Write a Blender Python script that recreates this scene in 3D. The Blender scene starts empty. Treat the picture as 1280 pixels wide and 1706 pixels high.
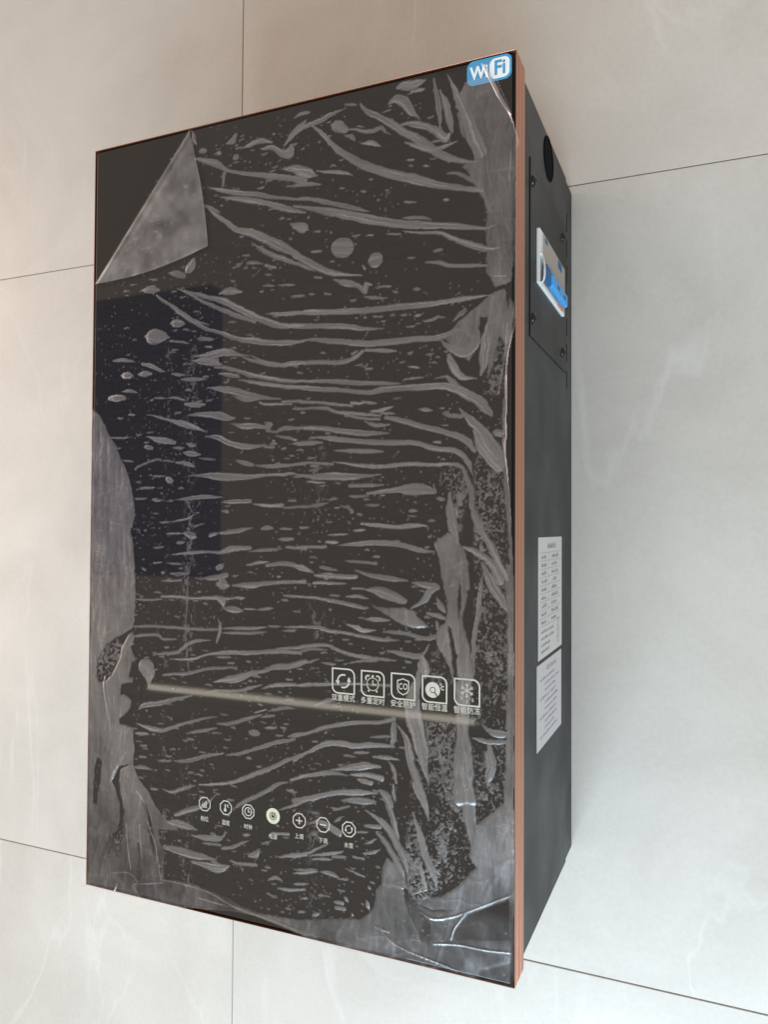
import bpy, bmesh, math, random
import numpy as np
from mathutils import Vector, Matrix

# ------------------------------------------------------------------ camera, world, lights
scn = bpy.context.scene
COL = scn.collection
cam_d = bpy.data.cameras.new('camera')
cam = bpy.data.objects.new('camera', cam_d); COL.objects.link(cam)
cam.location = (.33319, -.01127, .80331)
cam.rotation_euler = (.02284, .40532, .00571)
cam_d.sensor_fit = 'HORIZONTAL'; cam_d.sensor_width = 36; cam_d.lens = 36 * 1288.197 / 1280
cam_d.clip_start = .02; cam_d.clip_end = 60
scn.camera = cam

world = bpy.data.worlds.new('World'); scn.world = world; world.use_nodes = True
bg = world.node_tree.nodes['Background']
bg.inputs[0].default_value = (1.0, .87, .777, 1); bg.inputs[1].default_value = .575

def area(name, loc, target, sx, sy, power, col):
    d = bpy.data.lights.new(name, 'AREA'); d.shape = 'RECTANGLE'; d.size = sx; d.size_y = sy
    d.energy = power; d.color = col
    o = bpy.data.objects.new(name, d); COL.objects.link(o); o.location = loc
    o.rotation_euler = (Vector(target) - Vector(loc)).to_track_quat('-Z', 'Y').to_euler()
    return o
area('window_light', (.40, -1.66, 1.32), (.26, 0, .98), 1.7, 1.5, 80, (.635, .835, 1.0))
area('side_window_light', (-1.85, .30, .85), (-.25, .10, .05), 1.6, 1.0, 15.0, (.97, .745, .62))

scn.view_settings.view_transform = 'Standard'; scn.view_settings.look = 'None'
scn.view_settings.exposure = 0; scn.view_settings.gamma = 1; scn.view_settings.use_curve_mapping = False
scn.render.engine = 'CYCLES'
scn.cycles.transparent_max_bounces = 16

# ------------------------------------------------------------------ helpers
W2, L2, H = .200, .340, .2516
def link(name, me, mat=None, parent=None):
    o = bpy.data.objects.new(name, me); COL.objects.link(o)
    if mat is not None: me.materials.append(mat)
    if parent is not None: o.parent = parent
    return o
def from_bm(name, bm, mat, parent=None, smooth=False):
    bmesh.ops.recalc_face_normals(bm, faces=bm.faces)
    me = bpy.data.meshes.new(name); bm.to_mesh(me); bm.free()
    if smooth:
        for p in me.polygons: p.use_smooth = True
    return link(name, me, mat, parent)
def box(bm, x0, x1, y0, y1, z0, z1, bev=0, seg=2):
    r = bmesh.ops.create_cube(bm, size=1)
    vs = r['verts']
    for v in vs:
        v.co = Vector((x0 + (v.co.x + .5) * (x1 - x0), y0 + (v.co.y + .5) * (y1 - y0), z0 + (v.co.z + .5) * (z1 - z0)))
    if bev:
        es = list({e for v in vs for e in v.link_edges})
        bmesh.ops.bevel(bm, geom=es, offset=bev, segments=seg, affect='EDGES', profile=.5)
def boxobj(name, dims, mat, parent=None, bev=0, seg=2):
    bm = bmesh.new(); box(bm, *dims, bev=bev, seg=seg); return from_bm(name, bm, mat, parent)
def empty(name, loc=(0, 0, 0)):
    o = bpy.data.objects.new(name, None); COL.objects.link(o); o.location = loc; return o
def frame_loft(bm, hx, hy, prof, close=True):
    """sweep a profile of (outward offset, z) round a rectangle with mitred corners"""
    rings = []
    for off, z in prof:
        rings.append([bm.verts.new((sx * (hx + off), sy * (hy + off), z)) for sx, sy in ((-1, -1), (1, -1), (1, 1), (-1, 1))])
    n = len(rings)
    for i in range(n if close else n - 1):
        a, b = rings[i], rings[(i + 1) % n]
        for k in range(4):
            bm.faces.new((a[k], a[(k + 1) % 4], b[(k + 1) % 4], b[k]))

# ------------------------------------------------------------------ materials
def mat(name, col=(.5, .5, .5), rough=.5, metal=0, spec=.5, **kw):
    m = bpy.data.materials.new(name); m.use_nodes = True
    b = m.node_tree.nodes['Principled BSDF']
    b.inputs['Base Color'].default_value = (*col, 1); b.inputs['Roughness'].default_value = rough
    b.inputs['Metallic'].default_value = metal; b.inputs['Specular IOR Level'].default_value = spec
    return m
def nd(m, t, **kw):
    n = m.node_tree.nodes.new(t)
    for k, v in kw.items(): setattr(n, k, v)
    return n
def lk(m, a, b): m.node_tree.links.new(a, b)
def bsdf(m): return m.node_tree.nodes['Principled BSDF']
def grain(m, scale, bump, dist, col_var=None, rough_var=None, coord='Object'):
    tc = nd(m, 'ShaderNodeTexCoord'); n = nd(m, 'ShaderNodeTexNoise')
    n.inputs['Scale'].default_value = scale; n.inputs['Detail'].default_value = 4
    lk(m, tc.outputs[coord], n.inputs['Vector'])
    if bump:
        bp = nd(m, 'ShaderNodeBump'); bp.inputs['Strength'].default_value = bump; bp.inputs['Distance'].default_value = dist
        lk(m, n.outputs['Fac'], bp.inputs['Height']); lk(m, bp.outputs['Normal'], bsdf(m).inputs['Normal'])
    if rough_var:
        n2 = nd(m, 'ShaderNodeTexNoise'); n2.inputs['Scale'].default_value = 14; n2.inputs['Detail'].default_value = 5
        lk(m, tc.outputs[coord], n2.inputs['Vector'])
        mr = nd(m, 'ShaderNodeMapRange'); mr.inputs['From Min'].default_value = .3; mr.inputs['From Max'].default_value = .7
        mr.inputs['To Min'].default_value, mr.inputs['To Max'].default_value = rough_var
        lk(m, n2.outputs['Fac'], mr.inputs['Value']); lk(m, mr.outputs['Result'], bsdf(m).inputs['Roughness'])
    return m
M_black = grain(mat('black_powder_coat', (.0065, .0100, .0138), .40, 0, .29), 900, .12, .0004, rough_var=(.36, .5))
M_plate = grain(mat('black_cover_coat', (.0075, .0086, .0096), .43, 0, .29), 900, .12, .0004, rough_var=(.4, .52))
M_dark = mat('dark_void', (.006, .006, .007), .6)
M_void = mat('black_void', (.002, .002, .003), .9, 0, .1)
M_glass = mat('black_tempered_glass', (.0160, .0130, .0105), .03, 0, .5)
M_copper = mat('copper_anodised', (.54, .225, .130), .34, .90)
def _cop():
    m = M_copper; tc = nd(m, 'ShaderNodeTexCoord'); mp = nd(m, 'ShaderNodeMapping')
    mp.inputs['Scale'].default_value = (6, 6, 1400); n = nd(m, 'ShaderNodeTexNoise'); n.inputs['Scale'].default_value = 1; n.inputs['Detail'].default_value = 3
    lk(m, tc.outputs['Object'], mp.inputs['Vector']); lk(m, mp.outputs['Vector'], n.inputs['Vector'])
    bp = nd(m, 'ShaderNodeBump'); bp.inputs['Strength'].default_value = .15; bp.inputs['Distance'].default_value = .0003
    lk(m, n.outputs['Fac'], bp.inputs['Height']); lk(m, bp.outputs['Normal'], bsdf(m).inputs['Normal'])
_cop()
M_print = mat('cream_print', (.50, .48, .40), .5)
M_red = mat('pinkish_print', (.52, .42, .39), .5)
M_power = mat('warm_power_print', (.56, .55, .41), .5)
M_blue = mat('wifi_blue', (.055, .30, .52), .35)
M_white = mat('sticker_white', (.82, .83, .82), .4)
M_paper = grain(mat('label_paper', (.62, .63, .62), .5), 300, .1, .0003)
M_paper2 = grain(mat('label_paper_cool', (.60, .60, .62), .5), 300, .1, .0003)
M_ink = mat('grey_ink', (.30, .30, .30), .6)
M_ink2 = mat('pale_ink', (.38, .38, .40), .6)
M_steel = mat('screw_steel', (.05, .05, .05), .28, 1)
M_chrome = mat('screw_bright', (.7, .7, .7), .2, 1)
M_brk = mat('breaker_plastic', (.40, .36, .32), .45)
M_brkw = mat('breaker_white', (.82, .83, .82), .4)
M_lever = mat('lever_blue', (.03, .36, .80), .35)
M_navy = mat('marking_blue', (.01, .10, .28), .5)
M_orange = mat('marking_orange', (.75, .28, .14), .5)
M_rubber = mat('rubber', (.012, .013, .016), .5)

def tile_material():
    m = mat('porcelain_tile', (.6, .58, .55), .36)
    b = bsdf(m)
    geo = nd(m, 'ShaderNodeNewGeometry'); oi = nd(m, 'ShaderNodeObjectInfo')
    off = nd(m, 'ShaderNodeVectorMath', operation='SCALE'); off.inputs[0].default_value = (7.3, 3.1, 5.7)
    lk(m, oi.outputs['Random'], off.inputs['Scale'])
    add = nd(m, 'ShaderNodeVectorMath', operation='ADD'); lk(m, geo.outputs['Position'], add.inputs[0]); lk(m, off.outputs[0], add.inputs[1])
    vec = add.outputs[0]
    def noise(scale, det=5, rough=.55, dist=0):
        n = nd(m, 'ShaderNodeTexNoise'); n.inputs['Scale'].default_value = scale; n.inputs['Detail'].default_value = det
        n.inputs['Roughness'].default_value = rough; n.inputs['Distortion'].default_value = dist; lk(m, vec, n.inputs['Vector']); return n
    cloud = noise(5, 6, .6, .6)
    r1 = nd(m, 'ShaderNodeValToRGB'); lk(m, cloud.outputs['Fac'], r1.inputs['Fac'])
    r1.color_ramp.elements[0].position = .3; r1.color_ramp.elements[0].color = (.520, .482, .424, 1)
    r1.color_ramp.elements[1].position = .7; r1.color_ramp.elements[1].color = (.622, .583, .519, 1)
    fine = noise(240, 3)
    mx = nd(m, 'ShaderNodeMix', data_type='RGBA', blend_type='SOFT_LIGHT'); mx.inputs['Factor'].default_value = .22
    lk(m, r1.outputs['Color'], mx.inputs['A'])
    g = nd(m, 'ShaderNodeRGBToBW'); lk(m, fine.outputs['Color'], g.inputs['Color']); lk(m, g.outputs['Val'], mx.inputs['B'])
    # thin pale veins: ridges of a warped noise, stretched along one diagonal
    mp = nd(m, 'ShaderNodeMapping'); mp.inputs['Scale'].default_value = (3.4, 1.3, 1); mp.inputs['Rotation'].default_value = (0, 0, .45)
    lk(m, vec, mp.inputs['Vector'])
    vn = nd(m, 'ShaderNodeTexNoise'); vn.inputs['Scale'].default_value = 1.5; vn.inputs['Detail'].default_value = 5; vn.inputs['Distortion'].default_value = .8
    lk(m, mp.outputs['Vector'], vn.inputs['Vector'])
    s = nd(m, 'ShaderNodeMath', operation='SUBTRACT'); s.inputs[1].default_value = .5; lk(m, vn.outputs['Fac'], s.inputs[0])
    a = nd(m, 'ShaderNodeMath', operation='ABSOLUTE'); lk(m, s.outputs[0], a.inputs[0])
    mr = nd(m, 'ShaderNodeMapRange'); mr.inputs['From Min'].default_value = 0; mr.inputs['From Max'].default_value = .016
    mr.inputs['To Min'].default_value = 1; mr.inputs['To Max'].default_value = 0; lk(m, a.outputs[0], mr.inputs['Value'])
    gate = noise(4.5, 3); gr = nd(m, 'ShaderNodeMapRange'); gr.inputs['From Min'].default_value = .46; gr.inputs['From Max'].default_value = .68
    gr.inputs['To Max'].default_value = .24; lk(m, gate.outputs['Fac'], gr.inputs['Value'])
    ml = nd(m, 'ShaderNodeMath', operation='MULTIPLY'); lk(m, mr.outputs[0], ml.inputs[0]); lk(m, gr.outputs[0], ml.inputs[1])
    mx2 = nd(m, 'ShaderNodeMix', data_type='RGBA'); lk(m, ml.outputs[0], mx2.inputs['Factor']); lk(m, mx.outputs['Result'], mx2.inputs['A'])
    mx2.inputs['B'].default_value = (.80, .78, .74, 1)
    # each tile has its own shade
    tv = nd(m, 'ShaderNodeMapRange'); tv.inputs['To Min'].default_value = .96; tv.inputs['To Max'].default_value = 1.03; lk(m, oi.outputs['Random'], tv.inputs['Value'])
    vm = nd(m, 'ShaderNodeVectorMath', operation='SCALE'); lk(m, mx2.outputs['Result'], vm.inputs[0]); lk(m, tv.outputs[0], vm.inputs['Scale'])
    lk(m, vm.outputs[0], b.inputs['Base Color'])
    rn = noise(9, 4); rr = nd(m, 'ShaderNodeMapRange'); rr.inputs['To Min'].default_value = .30; rr.inputs['To Max'].default_value = .46
    lk(m, rn.outputs['Fac'], rr.inputs['Value']); lk(m, rr.outputs[0], b.inputs['Roughness'])
    bn = noise(60, 6, .65); bp = nd(m, 'ShaderNodeBump'); bp.inputs['Strength'].default_value = .10; bp.inputs['Distance'].default_value = .002
    lk(m, bn.outputs['Fac'], bp.inputs['Height']); lk(m, bp.outputs['Normal'], b.inputs['Normal'])
    return m
M_tile = tile_material()
M_grout = grain(mat('grout', (.33, .30, .27), .85), 400, .4, .001)

def film_material():
    m = bpy.data.materials.new('clear_film'); m.use_nodes = True; nt = m.node_tree
    nt.nodes.clear()
    out = nd(m, 'ShaderNodeOutputMaterial')
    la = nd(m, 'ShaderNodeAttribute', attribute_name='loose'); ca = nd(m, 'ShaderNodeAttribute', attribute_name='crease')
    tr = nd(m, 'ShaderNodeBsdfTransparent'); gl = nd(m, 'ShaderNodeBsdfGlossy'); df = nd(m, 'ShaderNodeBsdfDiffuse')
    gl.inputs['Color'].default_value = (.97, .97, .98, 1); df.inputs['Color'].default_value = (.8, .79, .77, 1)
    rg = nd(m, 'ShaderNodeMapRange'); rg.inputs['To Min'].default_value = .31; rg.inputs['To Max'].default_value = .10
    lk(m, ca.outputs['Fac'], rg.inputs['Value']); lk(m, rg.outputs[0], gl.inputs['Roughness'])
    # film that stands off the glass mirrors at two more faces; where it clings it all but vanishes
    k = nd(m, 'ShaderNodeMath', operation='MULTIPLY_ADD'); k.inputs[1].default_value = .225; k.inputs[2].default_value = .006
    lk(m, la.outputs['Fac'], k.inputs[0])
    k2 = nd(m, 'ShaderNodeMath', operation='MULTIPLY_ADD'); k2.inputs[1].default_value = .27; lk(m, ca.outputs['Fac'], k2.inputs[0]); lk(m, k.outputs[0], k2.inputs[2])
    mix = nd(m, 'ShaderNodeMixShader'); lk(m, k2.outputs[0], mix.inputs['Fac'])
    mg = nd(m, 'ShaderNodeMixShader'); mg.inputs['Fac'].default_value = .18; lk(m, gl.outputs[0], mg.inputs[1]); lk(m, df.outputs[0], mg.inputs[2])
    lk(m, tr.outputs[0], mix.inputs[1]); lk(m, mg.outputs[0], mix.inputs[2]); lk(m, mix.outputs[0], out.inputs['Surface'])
    return m
M_film = film_material()

# ------------------------------------------------------------------ floor of separate tiles
T = .8; GAP = .0012; TH = -.00255
gX, gY = -.20687, .34383
floor = boxobj('floor', (-2.6, 2.8, -2.7, 2.8, -.030, -.0016), M_grout); floor['kind'] = 'structure'
bm = bmesh.new(); box(bm, GAP / 2, T - GAP / 2, GAP / 2, T - GAP / 2, -.0096, 0)
bmesh.ops.bevel(bm, geom=[e for e in bm.edges if all(v.co.z > -.001 for v in e.verts)], offset=.0004, segments=2, affect='EDGES')
bmesh.ops.recalc_face_normals(bm, faces=bm.faces)
tile_me = bpy.data.meshes.new('tile'); bm.to_mesh(tile_me); bm.free(); tile_me.materials.append(M_tile)
rnd = random.Random(3)
for i in range(-3, 3):
    for j in range(-3, 3):
        o = bpy.data.objects.new('tile', tile_me); COL.objects.link(o); o.parent = floor
        c, s = math.cos(TH), math.sin(TH)
        o.location = (gX + c * i * T - s * j * T, gY + s * i * T + c * j * T, rnd.uniform(-.00012, 0)); o.rotation_euler = (0, 0, TH)

# ------------------------------------------------------------------ what the glass mirrors from overhead
lamp = empty('tube_lamp', (-1.38, -.79, 2.72))
lamp['label'] = 'long slim warm ceiling tube lamp mirrored as a bright line across the glass'; lamp['category'] = 'ceiling lamp'
M_lampw = mat('lamp_housing', (.8, .8, .78), .4)
M_lamp = mat('lamp_glow', (.9, .88, .8), .5); bsdf(M_lamp).inputs['Emission Color'].default_value = (1, .90, .74, 1); bsdf(M_lamp).inputs['Emission Strength'].default_value = 6
boxobj('housing', (-.84, .84, -.022, .022, .012, .05), M_lampw, lamp, bev=.004)
boxobj('diffuser', (-.82, .82, -.009, .009, -.012, .0118), M_lamp, lamp, bev=.005)
for sx in (-1, 1): boxobj('end_cap', (sx * .831 - .010, sx * .831 + .010, -.014, .014, -.014, .0116), M_lampw, lamp, bev=.003)
M_board = mat('navy_board', (.04, .10, .36), .6)
so = boxobj('mirrored_dark_board', (-3.3, -1.85, -.25, 1.13, 2.70, 2.80), M_board); so['kind'] = 'structure'  # board added overhead for the dark rectangle mirrored in the glass

# ------------------------------------------------------------------ the boiler, lying on its back
boiler = empty('wall_boiler')
boiler['label'] = 'black slim wall boiler with copper rim lying on its back under wrinkled clear film'
boiler['category'] = 'boiler'

# casing: sheet metal box, with the separate back plate under it
boxobj('casing', (-W2 + .0016, W2 - .0016, -L2 + .005, L2 - .004, .0362, .2226), M_black, boiler, bev=.0016)
back = boxobj('back_plate', (-W2 + .0024, W2 - .0024, -L2 + .006, L2 - .005, 0, .0350), M_black, boiler, bev=.0014)
boxobj('seam', (-W2 + .006, W2 - .006, -L2 + .010, L2 - .009, .0345, .0366), M_dark, boiler)
XS = W2 - .0016
for k in range(7):
    y = .294 - k * .0262
    boxobj('vent_slot', (W2 - .0060, W2 - .0021, y - .0085, y + .0085, .0262, .0302), M_dark, back)

# copper rim round the glass, grooved
bm = bmesh.new()
prof = [(-.0004, H - .0003), (-.0002, H), (.0, H - .0006), (.0, H - .0066), (-.0009, H - .0070), (-.0009, H - .0082), (.0, H - .0086),
        (.0, H - .0178), (-.0008, H - .0182), (-.0008, H - .0192), (.0, H - .0196), (.0, .2236), (-.0006, .2230), (-.006, .2230), (-.006, .2270), (-.0016, .2280)]
frame_loft(bm, W2, L2, prof)
from_bm('copper_rim', bm, M_copper, boiler)
boxobj('rim_gasket', (-W2 + .0013, W2 - .0013, -L2 + .0013, L2 - .0013, .2282, .2478), M_dark, boiler)
glass = boxobj('front_glass', (-W2 + .0022, W2 - .0030, -L2 + .0024, L2 - .0024, .2480, H - .0004), M_glass, boiler, bev=.0007, seg=3)
ZG = H - .0004

# ---- flat printing on the glass: polygons, strokes, discs and glyphs
class Ink:
    def __init__(self, cx, cy, z): self.bm = bmesh.new(); self.c = (cx, cy); self.z = z; self.n = 0
    def _v(self, x, y): return self.bm.verts.new((self.c[0] + x, self.c[1] + y, self.z + self.n * 4e-6))
    def poly(self, pts):
        self.bm.faces.new([self._v(*p) for p in pts]); self.n += 1
    def stroke(self, pts, w, closed=False):
        P = [Vector(p).to_2d() if len(p) > 2 else Vector(p) for p in pts]; n = len(P); A = []; B = []
        for i in range(n):
            p = P[i]
            a = P[(i - 1) % n] if (closed or i > 0) else None; b = P[(i + 1) % n] if (closed or i < n - 1) else None
            d1 = (p - a).normalized() if a is not None else None; d2 = (b - p).normalized() if b is not None else None
            if d1 is None: d1 = d2
            if d2 is None: d2 = d1
            n1 = Vector((-d1.y, d1.x)); n2 = Vector((-d2.y, d2.x)); m = (n1 + n2)
            m = m.normalized() if m.length > 1e-6 else n1
            k = w / 2 / max(.35, m.dot(n1)); A.append(p + m * k); B.append(p - m * k)
        va = [self._v(*q) for q in A]; vb = [self._v(*q) for q in B]
        for i in range(n if closed else n - 1):
            j = (i + 1) % n; self.bm.faces.new((va[i], va[j], vb[j], vb[i]))
        self.n += 1
    def arc(self, cx, cy, r, a0, a1, w, seg=20):
        self.stroke([(cx + r * math.cos(math.radians(a0 + (a1 - a0) * i / seg)), cy + r * math.sin(math.radians(a0 + (a1 - a0) * i / seg))) for i in range(seg + 1)], w)
    def ring(self, cx, cy, r, w, seg=32):
        self.stroke([(cx + r * math.cos(6.28318531 * i / seg), cy + r * math.sin(6.28318531 * i / seg)) for i in range(seg)], w, True)
    def disc(self, cx, cy, r, seg=28, ry=None):
        self.poly([(cx + r * math.cos(6.28318531 * i / seg), cy + (ry or r) * math.sin(6.28318531 * i / seg)) for i in range(seg)])
    def build(self, name, m, parent):
        me = bpy.data.meshes.new(name); self.bm.normal_update(); 
        for f in self.bm.faces:
            if f.normal.z < 0: f.normal_flip()
        self.bm.to_mesh(me); self.bm.free(); return link(name, me, m, parent)
def text_mesh(name, body, size, loc, m, parent, bold=0, shear=0, rot=None, sx=1.0, sp=1.0):
    cu = bpy.data.curves.new(name, 'FONT'); cu.body = body; cu.size = size; cu.align_x = 'CENTER'; cu.align_y = 'CENTER'
    cu.resolution_u = 3; cu.offset = bold; cu.shear = shear; cu.space_character = sp
    t = bpy.data.objects.new('tmp', cu); COL.objects.link(t)
    me = bpy.data.meshes.new_from_object(t.evaluated_get(bpy.context.evaluated_depsgraph_get()))
    bpy.data.objects.remove(t); me.name = name; me.materials.clear()
    for v in me.vertices: v.co.x *= sx
    o = link(name, me, m, parent); o.location = loc
    if rot is not None: o.rotation_euler = rot
    return o
def chamfer_leaf(s, r, seg=6):
    """square outline with two opposite corners rounded (upper right, lower left)"""
    pts = [(-s, s)]
    pts += [(s - r + r * math.sin(math.pi / 2 * i / seg), s - r + r * math.cos(math.pi / 2 * i / seg)) for i in range(seg + 1)]
    pts += [(s, -s)]
    pts += [(-s + r - r * math.sin(math.pi / 2 * i / seg), -s + r - r * math.cos(math.pi / 2 * i / seg)) for i in range(seg + 1)]
    return pts
mm = .001
ZP = ZG + .00008
CAP = ('双重模式', '多重定时', '安全防护', '智能恒温', '智能防冻')
for k in range(5):
    cx = (62.0 + k * 25.45) * mm; cy = -.1325
    I = Ink(cx, cy, ZP)
    I.stroke([(x * mm, y * mm) for x, y in chamfer_leaf(9.6, 5.0)], 1.15 * mm, True)
    u = mm
    if k == 0:                                   # two chasing arrows
        for a in (0, 180):
            I.arc(0, 0, 5.0 * u, 70 + a, 185 + a, 1.3 * u)
            c, s = math.cos(math.radians(a)), math.sin(math.radians(a))
            R = lambda x, y: ((x * c - y * s) * u, (x * s + y * c) * u)
            I.poly([R(-7.0, .2), R(-3.2, .2), R(-4.6, -3.6)])
    elif k == 1:                                 # alarm clock
        I.ring(0, -.3 * u, 4.9 * u, .55 * u); I.stroke([(0, 3 * u), (0, -.6 * u), (3 * u, -.6 * u)], .7 * u)
        I.arc(-4 * u, 4.2 * u, 2 * u, 60, 230, 1.1 * u); I.arc(4 * u, 4.2 * u, 2 * u, -50, 120, 1.1 * u)
        I.disc(0, 5.9 * u, .9 * u); I.disc(-3.4 * u, -5.6 * u, .8 * u); I.disc(3.4 * u, -5.6 * u, .8 * u)
    elif k == 2:                                 # shield with CO
        I.stroke([(x * u, y * u) for x, y in ((-4.6, 4.4), (-2, 5.2), (0, 6.0), (2, 5.2), (4.6, 4.4), (4.6, -2), (3.4, -4.4), (0, -6.2), (-3.4, -4.4), (-4.6, -2))], .8 * u, True)
        text_mesh('icon_lettering', 'CO', 6.6 * u, (cx, cy - .1 * u, ZP + .00006), M_print, glass, bold=.00010, sx=.72, sp=1.12)
    elif k == 3:                                 # probe disc and degree C
        I.ring(-1.4 * u, -.4 * u, 4.1 * u, 3.5 * u); I.disc(-1.4 * u, -.4 * u, 1.75 * u)
        J = Ink(cx, cy, ZP + .00006); J.stroke([(-.1 * u, -1.9 * u), (2.2 * u, -5.0 * u)], .9 * u); J.build('icon_detail', M_dark, glass)
        I.ring(5.0 * u, 4.2 * u, .7 * u, .4 * u); I.arc(6.7 * u, 1.6 * u, 1.3 * u, 50, 310, .75 * u)
    else:                                        # snow flake over drops
        for a in range(0, 180, 60):
            c, s = math.cos(math.radians(a + 90)), math.sin(math.radians(a + 90))
            I.stroke([(-5.4 * c * u, (-5.4 * s + 1.4) * u), (5.4 * c * u, (5.4 * s + 1.4) * u)], .6 * u)
            for sg in (-1, 1):
                bx_, by_ = sg * 3.2 * c, sg * 3.2 * s + 1.4
                for da in (-42, 42):
                    c2, s2 = math.cos(math.radians(a + 90 + da)), math.sin(math.radians(a + 90 + da))
                    I.stroke([(bx_ * u, by_ * u), ((bx_ + sg * 2 * c2) * u, (by_ + sg * 2 * s2) * u)], .5 * u)
        for dx, dy in ((-4.4, -4.6), (0, -7.0), (4.4, -5.6)):
            I.stroke([(dx * u, (dy + 1.6) * u), ((dx + .7) * u, (dy - .2) * u), (dx * u, (dy - .9) * u), ((dx - .7) * u, (dy - .2) * u)], .35 * u, True)
    I.build('function_icon', M_print, glass)
    text_mesh('icon_caption', CAP[k], 5.6 * u, (cx, cy - .0136, ZP), M_print, glass, bold=.00004, sx=.93)

CAP2 = ('档位', '温度', '时钟', '电源', '上调', '下调', '水泵')
BX = (-69.2, -47.6, -25.4, -1.4, 23.1, 44.8, 67.6)
for k in range(7):
    cx = BX[k] * mm; cy = -.2478; u = mm
    I = Ink(cx, cy, ZP)
    if k == 3:
        I.ring(0, 0, 4.9 * u, 3.0 * u, 36); I.ring(0, 0, 2.7 * u, .35 * u); I.arc(0, 0, 1.9 * u, 130, 410, .6 * u); I.stroke([(0, 2.4 * u), (0, .2 * u)], .6 * u)
    else:
        r = 6.0
        I.stroke([(r * math.cos(math.radians(22.5 + 45 * i)) * u, r * math.sin(math.radians(22.5 + 45 * i)) * u) for i in range(8)], .85 * u, True)
    if k == 0:
        for i, h in enumerate((2.2, 3.6, 5.2)): I.stroke([((-2.0 + i * 1.7) * u, -2.4 * u), ((-2.0 + i * 1.7) * u, (h - 2.4) * u)], 1.0 * u)
        I.stroke([(-2.8 * u, -2.9 * u), (2.4 * u, -2.9 * u)], .45 * u)
    elif k == 1:
        I.disc(-.7 * u, -2.0 * u, 1.35 * u); I.stroke([(-.7 * u, -2 * u), (-.7 * u, 2.9 * u)], 1.1 * u); I.ring(1.5 * u, 2.0 * u, .6 * u, .35 * u); I.arc(2.5 * u, 1.4 * u, .9 * u, 60, 300, .4 * u)
    elif k == 2:
        I.ring(0, 0, 3.3 * u, .8 * u); I.stroke([(0, 2.2 * u), (0, -.2 * u), (1.9 * u, -.2 * u)], .8 * u)
    elif k == 4:
        I.stroke([(-2.9 * u, 0), (2.9 * u, 0)], .95 * u); I.stroke([(0, -2.9 * u), (0, 2.9 * u)], .95 * u)
    elif k == 5:
        I.stroke([(-2.9 * u, 0), (2.9 * u, 0)], .95 * u)
    elif k == 6:
        for a in (0, 180):
            I.arc(0, 0, 2.8 * u, 60 + a, 200 + a, .7 * u)
            c, s = math.cos(math.radians(a)), math.sin(math.radians(a))
            I.poly([((x * c - y * s) * u, (x * s + y * c) * u) for x, y in ((-3.9, -.6), (-1.5, -.6), (-2.4, -2.4))])
    b = I.build('button_mark', M_power if k == 3 else (M_red if k == 4 else M_print), glass)
    if k == 3: b['label'] = 'solid pale yellow round power button mark'
    text_mesh('button_caption', CAP2[k], 4.6 * u, (cx, cy - .0128 - (.0042 if k == 3 else 0), ZP), M_print, glass, bold=.00003, sx=.9)

# ---- wifi sticker in the corner of the glass
def rrect(x0, x1, y0, y1, r, seg=7, sq=()):
    pts = []
    for q, (cx, cy, a) in enumerate(((x1 - r, y1 - r, 0), (x0 + r, y1 - r, 90), (x0 + r, y0 + r, 180), (x1 - r, y0 + r, 270))):
        pts += [(cx + r * math.cos(math.radians(a + 90 * i / seg)), cy + r * math.sin(math.radians(a + 90 * i / seg))) for i in range(seg + 1)]
    return pts
def slab(name, pts, z0, z1, m, parent, loc=(0, 0, 0)):
    bm = bmesh.new(); vs = [bm.verts.new((x, y, z0)) for x, y in pts]; f = bm.faces.new(vs)
    r = bmesh.ops.extrude_face_region(bm, geom=[f])
    for v in r['geom']:
        if isinstance(v, bmesh.types.BMVert): v.co.z = z1
    o = from_bm(name, bm, m, parent); o.location = loc; return o
st = slab('wireless_sticker', rrect(-.0171, .0171, -.0093, .0093, .0050), 0, .00012, M_blue, boiler, (.1795, .3292, ZG + .00002))
slab('white_field', rrect(.0004, .0155, -.0076, .0076, .0042), .00012, .00017, M_white, st)
text_mesh('sticker_lettering', 'Wi', .0135, (-.0076, -.0006, .00020), M_white, st, bold=.0004, sx=.82)
text_mesh('sticker_lettering', 'Fi', .0150, (.0081, -.0002, .00022), M_blue, st, bold=.0004, sx=.90)

# ------------------------------------------------------------------ side of the casing (faces +X)
SR = (math.pi / 2, 0, math.pi / 2)      # local x -> +Y, local y -> +Z, local z -> +X
def yz(bm, x0, x1, y0, y1, z0, z1, bev=0): box(bm, x0, x1, y0, y1, z0, z1, bev)
cover = boxobj('access_cover', (XS - .0006, XS + .0009, .1410, .2840, .0410, .2000), M_plate, boiler, bev=.0004)
def cyl(bm, cy, cz, r0, r1, x0, x1, seg=24, sy=1.0, sz=1.0):
    a = [bm.verts.new((x0, cy + sy * r0 * math.cos(6.2831853 * i / seg), cz + sz * r0 * math.sin(6.2831853 * i / seg))) for i in range(seg)]
    b = [bm.verts.new((x1, cy + sy * r1 * math.cos(6.2831853 * i / seg), cz + sz * r1 * math.sin(6.2831853 * i / seg))) for i in range(seg)]
    for i in range(seg): bm.faces.new((a[i], a[(i + 1) % seg], b[(i + 1) % seg], b[i]))
    return a, b
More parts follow.
